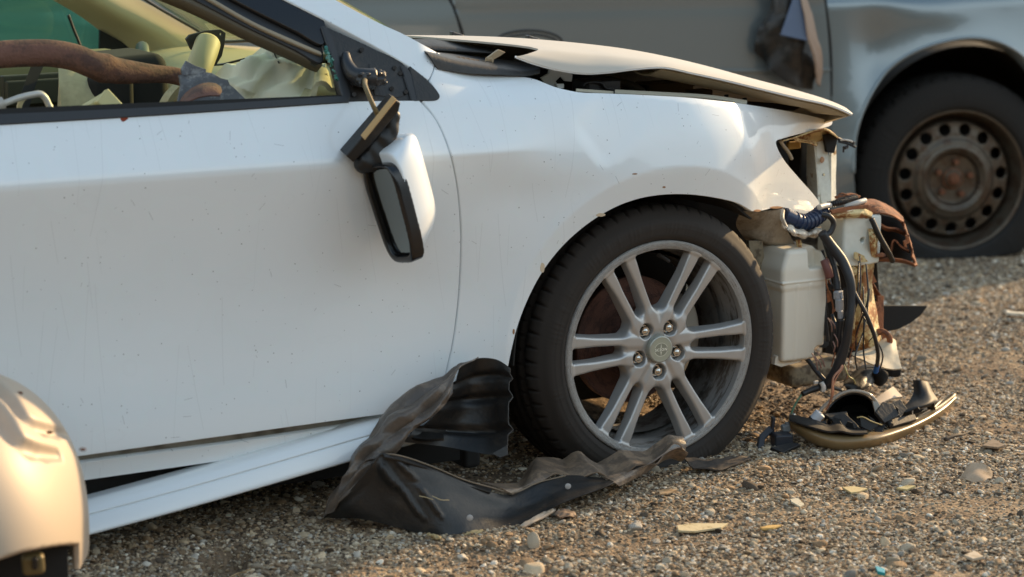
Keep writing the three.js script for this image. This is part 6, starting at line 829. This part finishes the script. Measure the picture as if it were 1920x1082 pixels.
  part(cl, 'lower_foot', plate(w([[1446, 842, 5.16], [1486, 832, 5.18], [1500, 836, 5.18], [1468, 850, 5.15]]), 0.006), M.plastic, true);
  const sh = thing('rubber_shroud', 'crumpled black rubber shroud behind the headlamp', 'rubber scrap', g(1612, 722));
  part(sh, 'shroud', [sheet([w([[1582, 712, 5.42], [1600, 700, 5.46], [1625, 694, 5.5], [1645, 696, 5.52]]), w([[1583, 722, 5.39], [1605, 716, 5.41], [1628, 708, 5.44], [1644, 702, 5.48]]), w([[1588, 730, 5.4], [1612, 731, 5.39], [1630, 724, 5.42], [1640, 710, 5.48]])], 0.006, 5, 5, (u, v) => 0.008 * (fbm(u * 4, v * 4, 4, 2) - 0.5)), sheet([w([[1596, 708, 5.43], [1620, 692, 5.5], [1642, 690, 5.53]]), w([[1600, 700, 5.48], [1620, 686, 5.55], [1640, 686, 5.56]])], 0.005, 4, 3)], M.plastic, true);
  part(sh, 'torn_plug', [iso((x, y, z) => { const a = W(1662, 688, 5.5), b = W(1676, 695, 5.5), d = W(1650, 706, 5.47); return Math.min(rbox(x - a.x, y - a.y, z - a.z, 0.018, 0.02, 0.018, 0.006), rbox(x - b.x, y - b.y, z - b.z, 0.014, 0.013, 0.016, 0.005), Math.hypot(x - d.x, (y - d.y) * 0.9, z - d.z) - 0.02) + 0.005 * (vnoise(x * 90, y * 90, z * 90) - 0.5); }, W(1660, 695, 5.49).addScalar(-0.07), W(1660, 695, 5.49).addScalar(0.07), 0.005)], M.dark, true);
}
// ---------------------------------------------------------------- added unseen trees behind the camera: cut low sky light, darken reflections
{
  const r = rng(91), clumps = [];
  for (let k = 0; k < 46; k++) { const g = new THREE.IcosahedronGeometry(1, 3), p = g.attributes.position, x = -32 + 64 * (k + r()) / 46, h = 4.6 + 3 * r(); for (let i = 0; i < p.count; i++) { const v = V().fromBufferAttribute(p, i), q = 0.75 + 0.5 * fbm(v.x * 2 + k, v.y * 2, v.z * 2, 3); p.setXYZ(i, v.x * q, v.y * q, v.z * q); } g.scale(1.5 + r(), h * 0.62, 1.6); g.translate(x, h * 0.5, 11 + 4 * r()); g.computeVertexNormals(); clumps.push(g); }
  const o = new THREE.Mesh(merge(clumps), std({ color: col(0.04, 0.047, 0.034), roughness: 0.95 })); o.name = 'added_tree_line'; o.castShadow = o.receiveShadow = true; scene.add(o);
  tag(o, 'added unseen line of dark trees behind the camera that blocks low sky light', 'trees', null, 'stuff');
}
renderer.render(scene, camera);
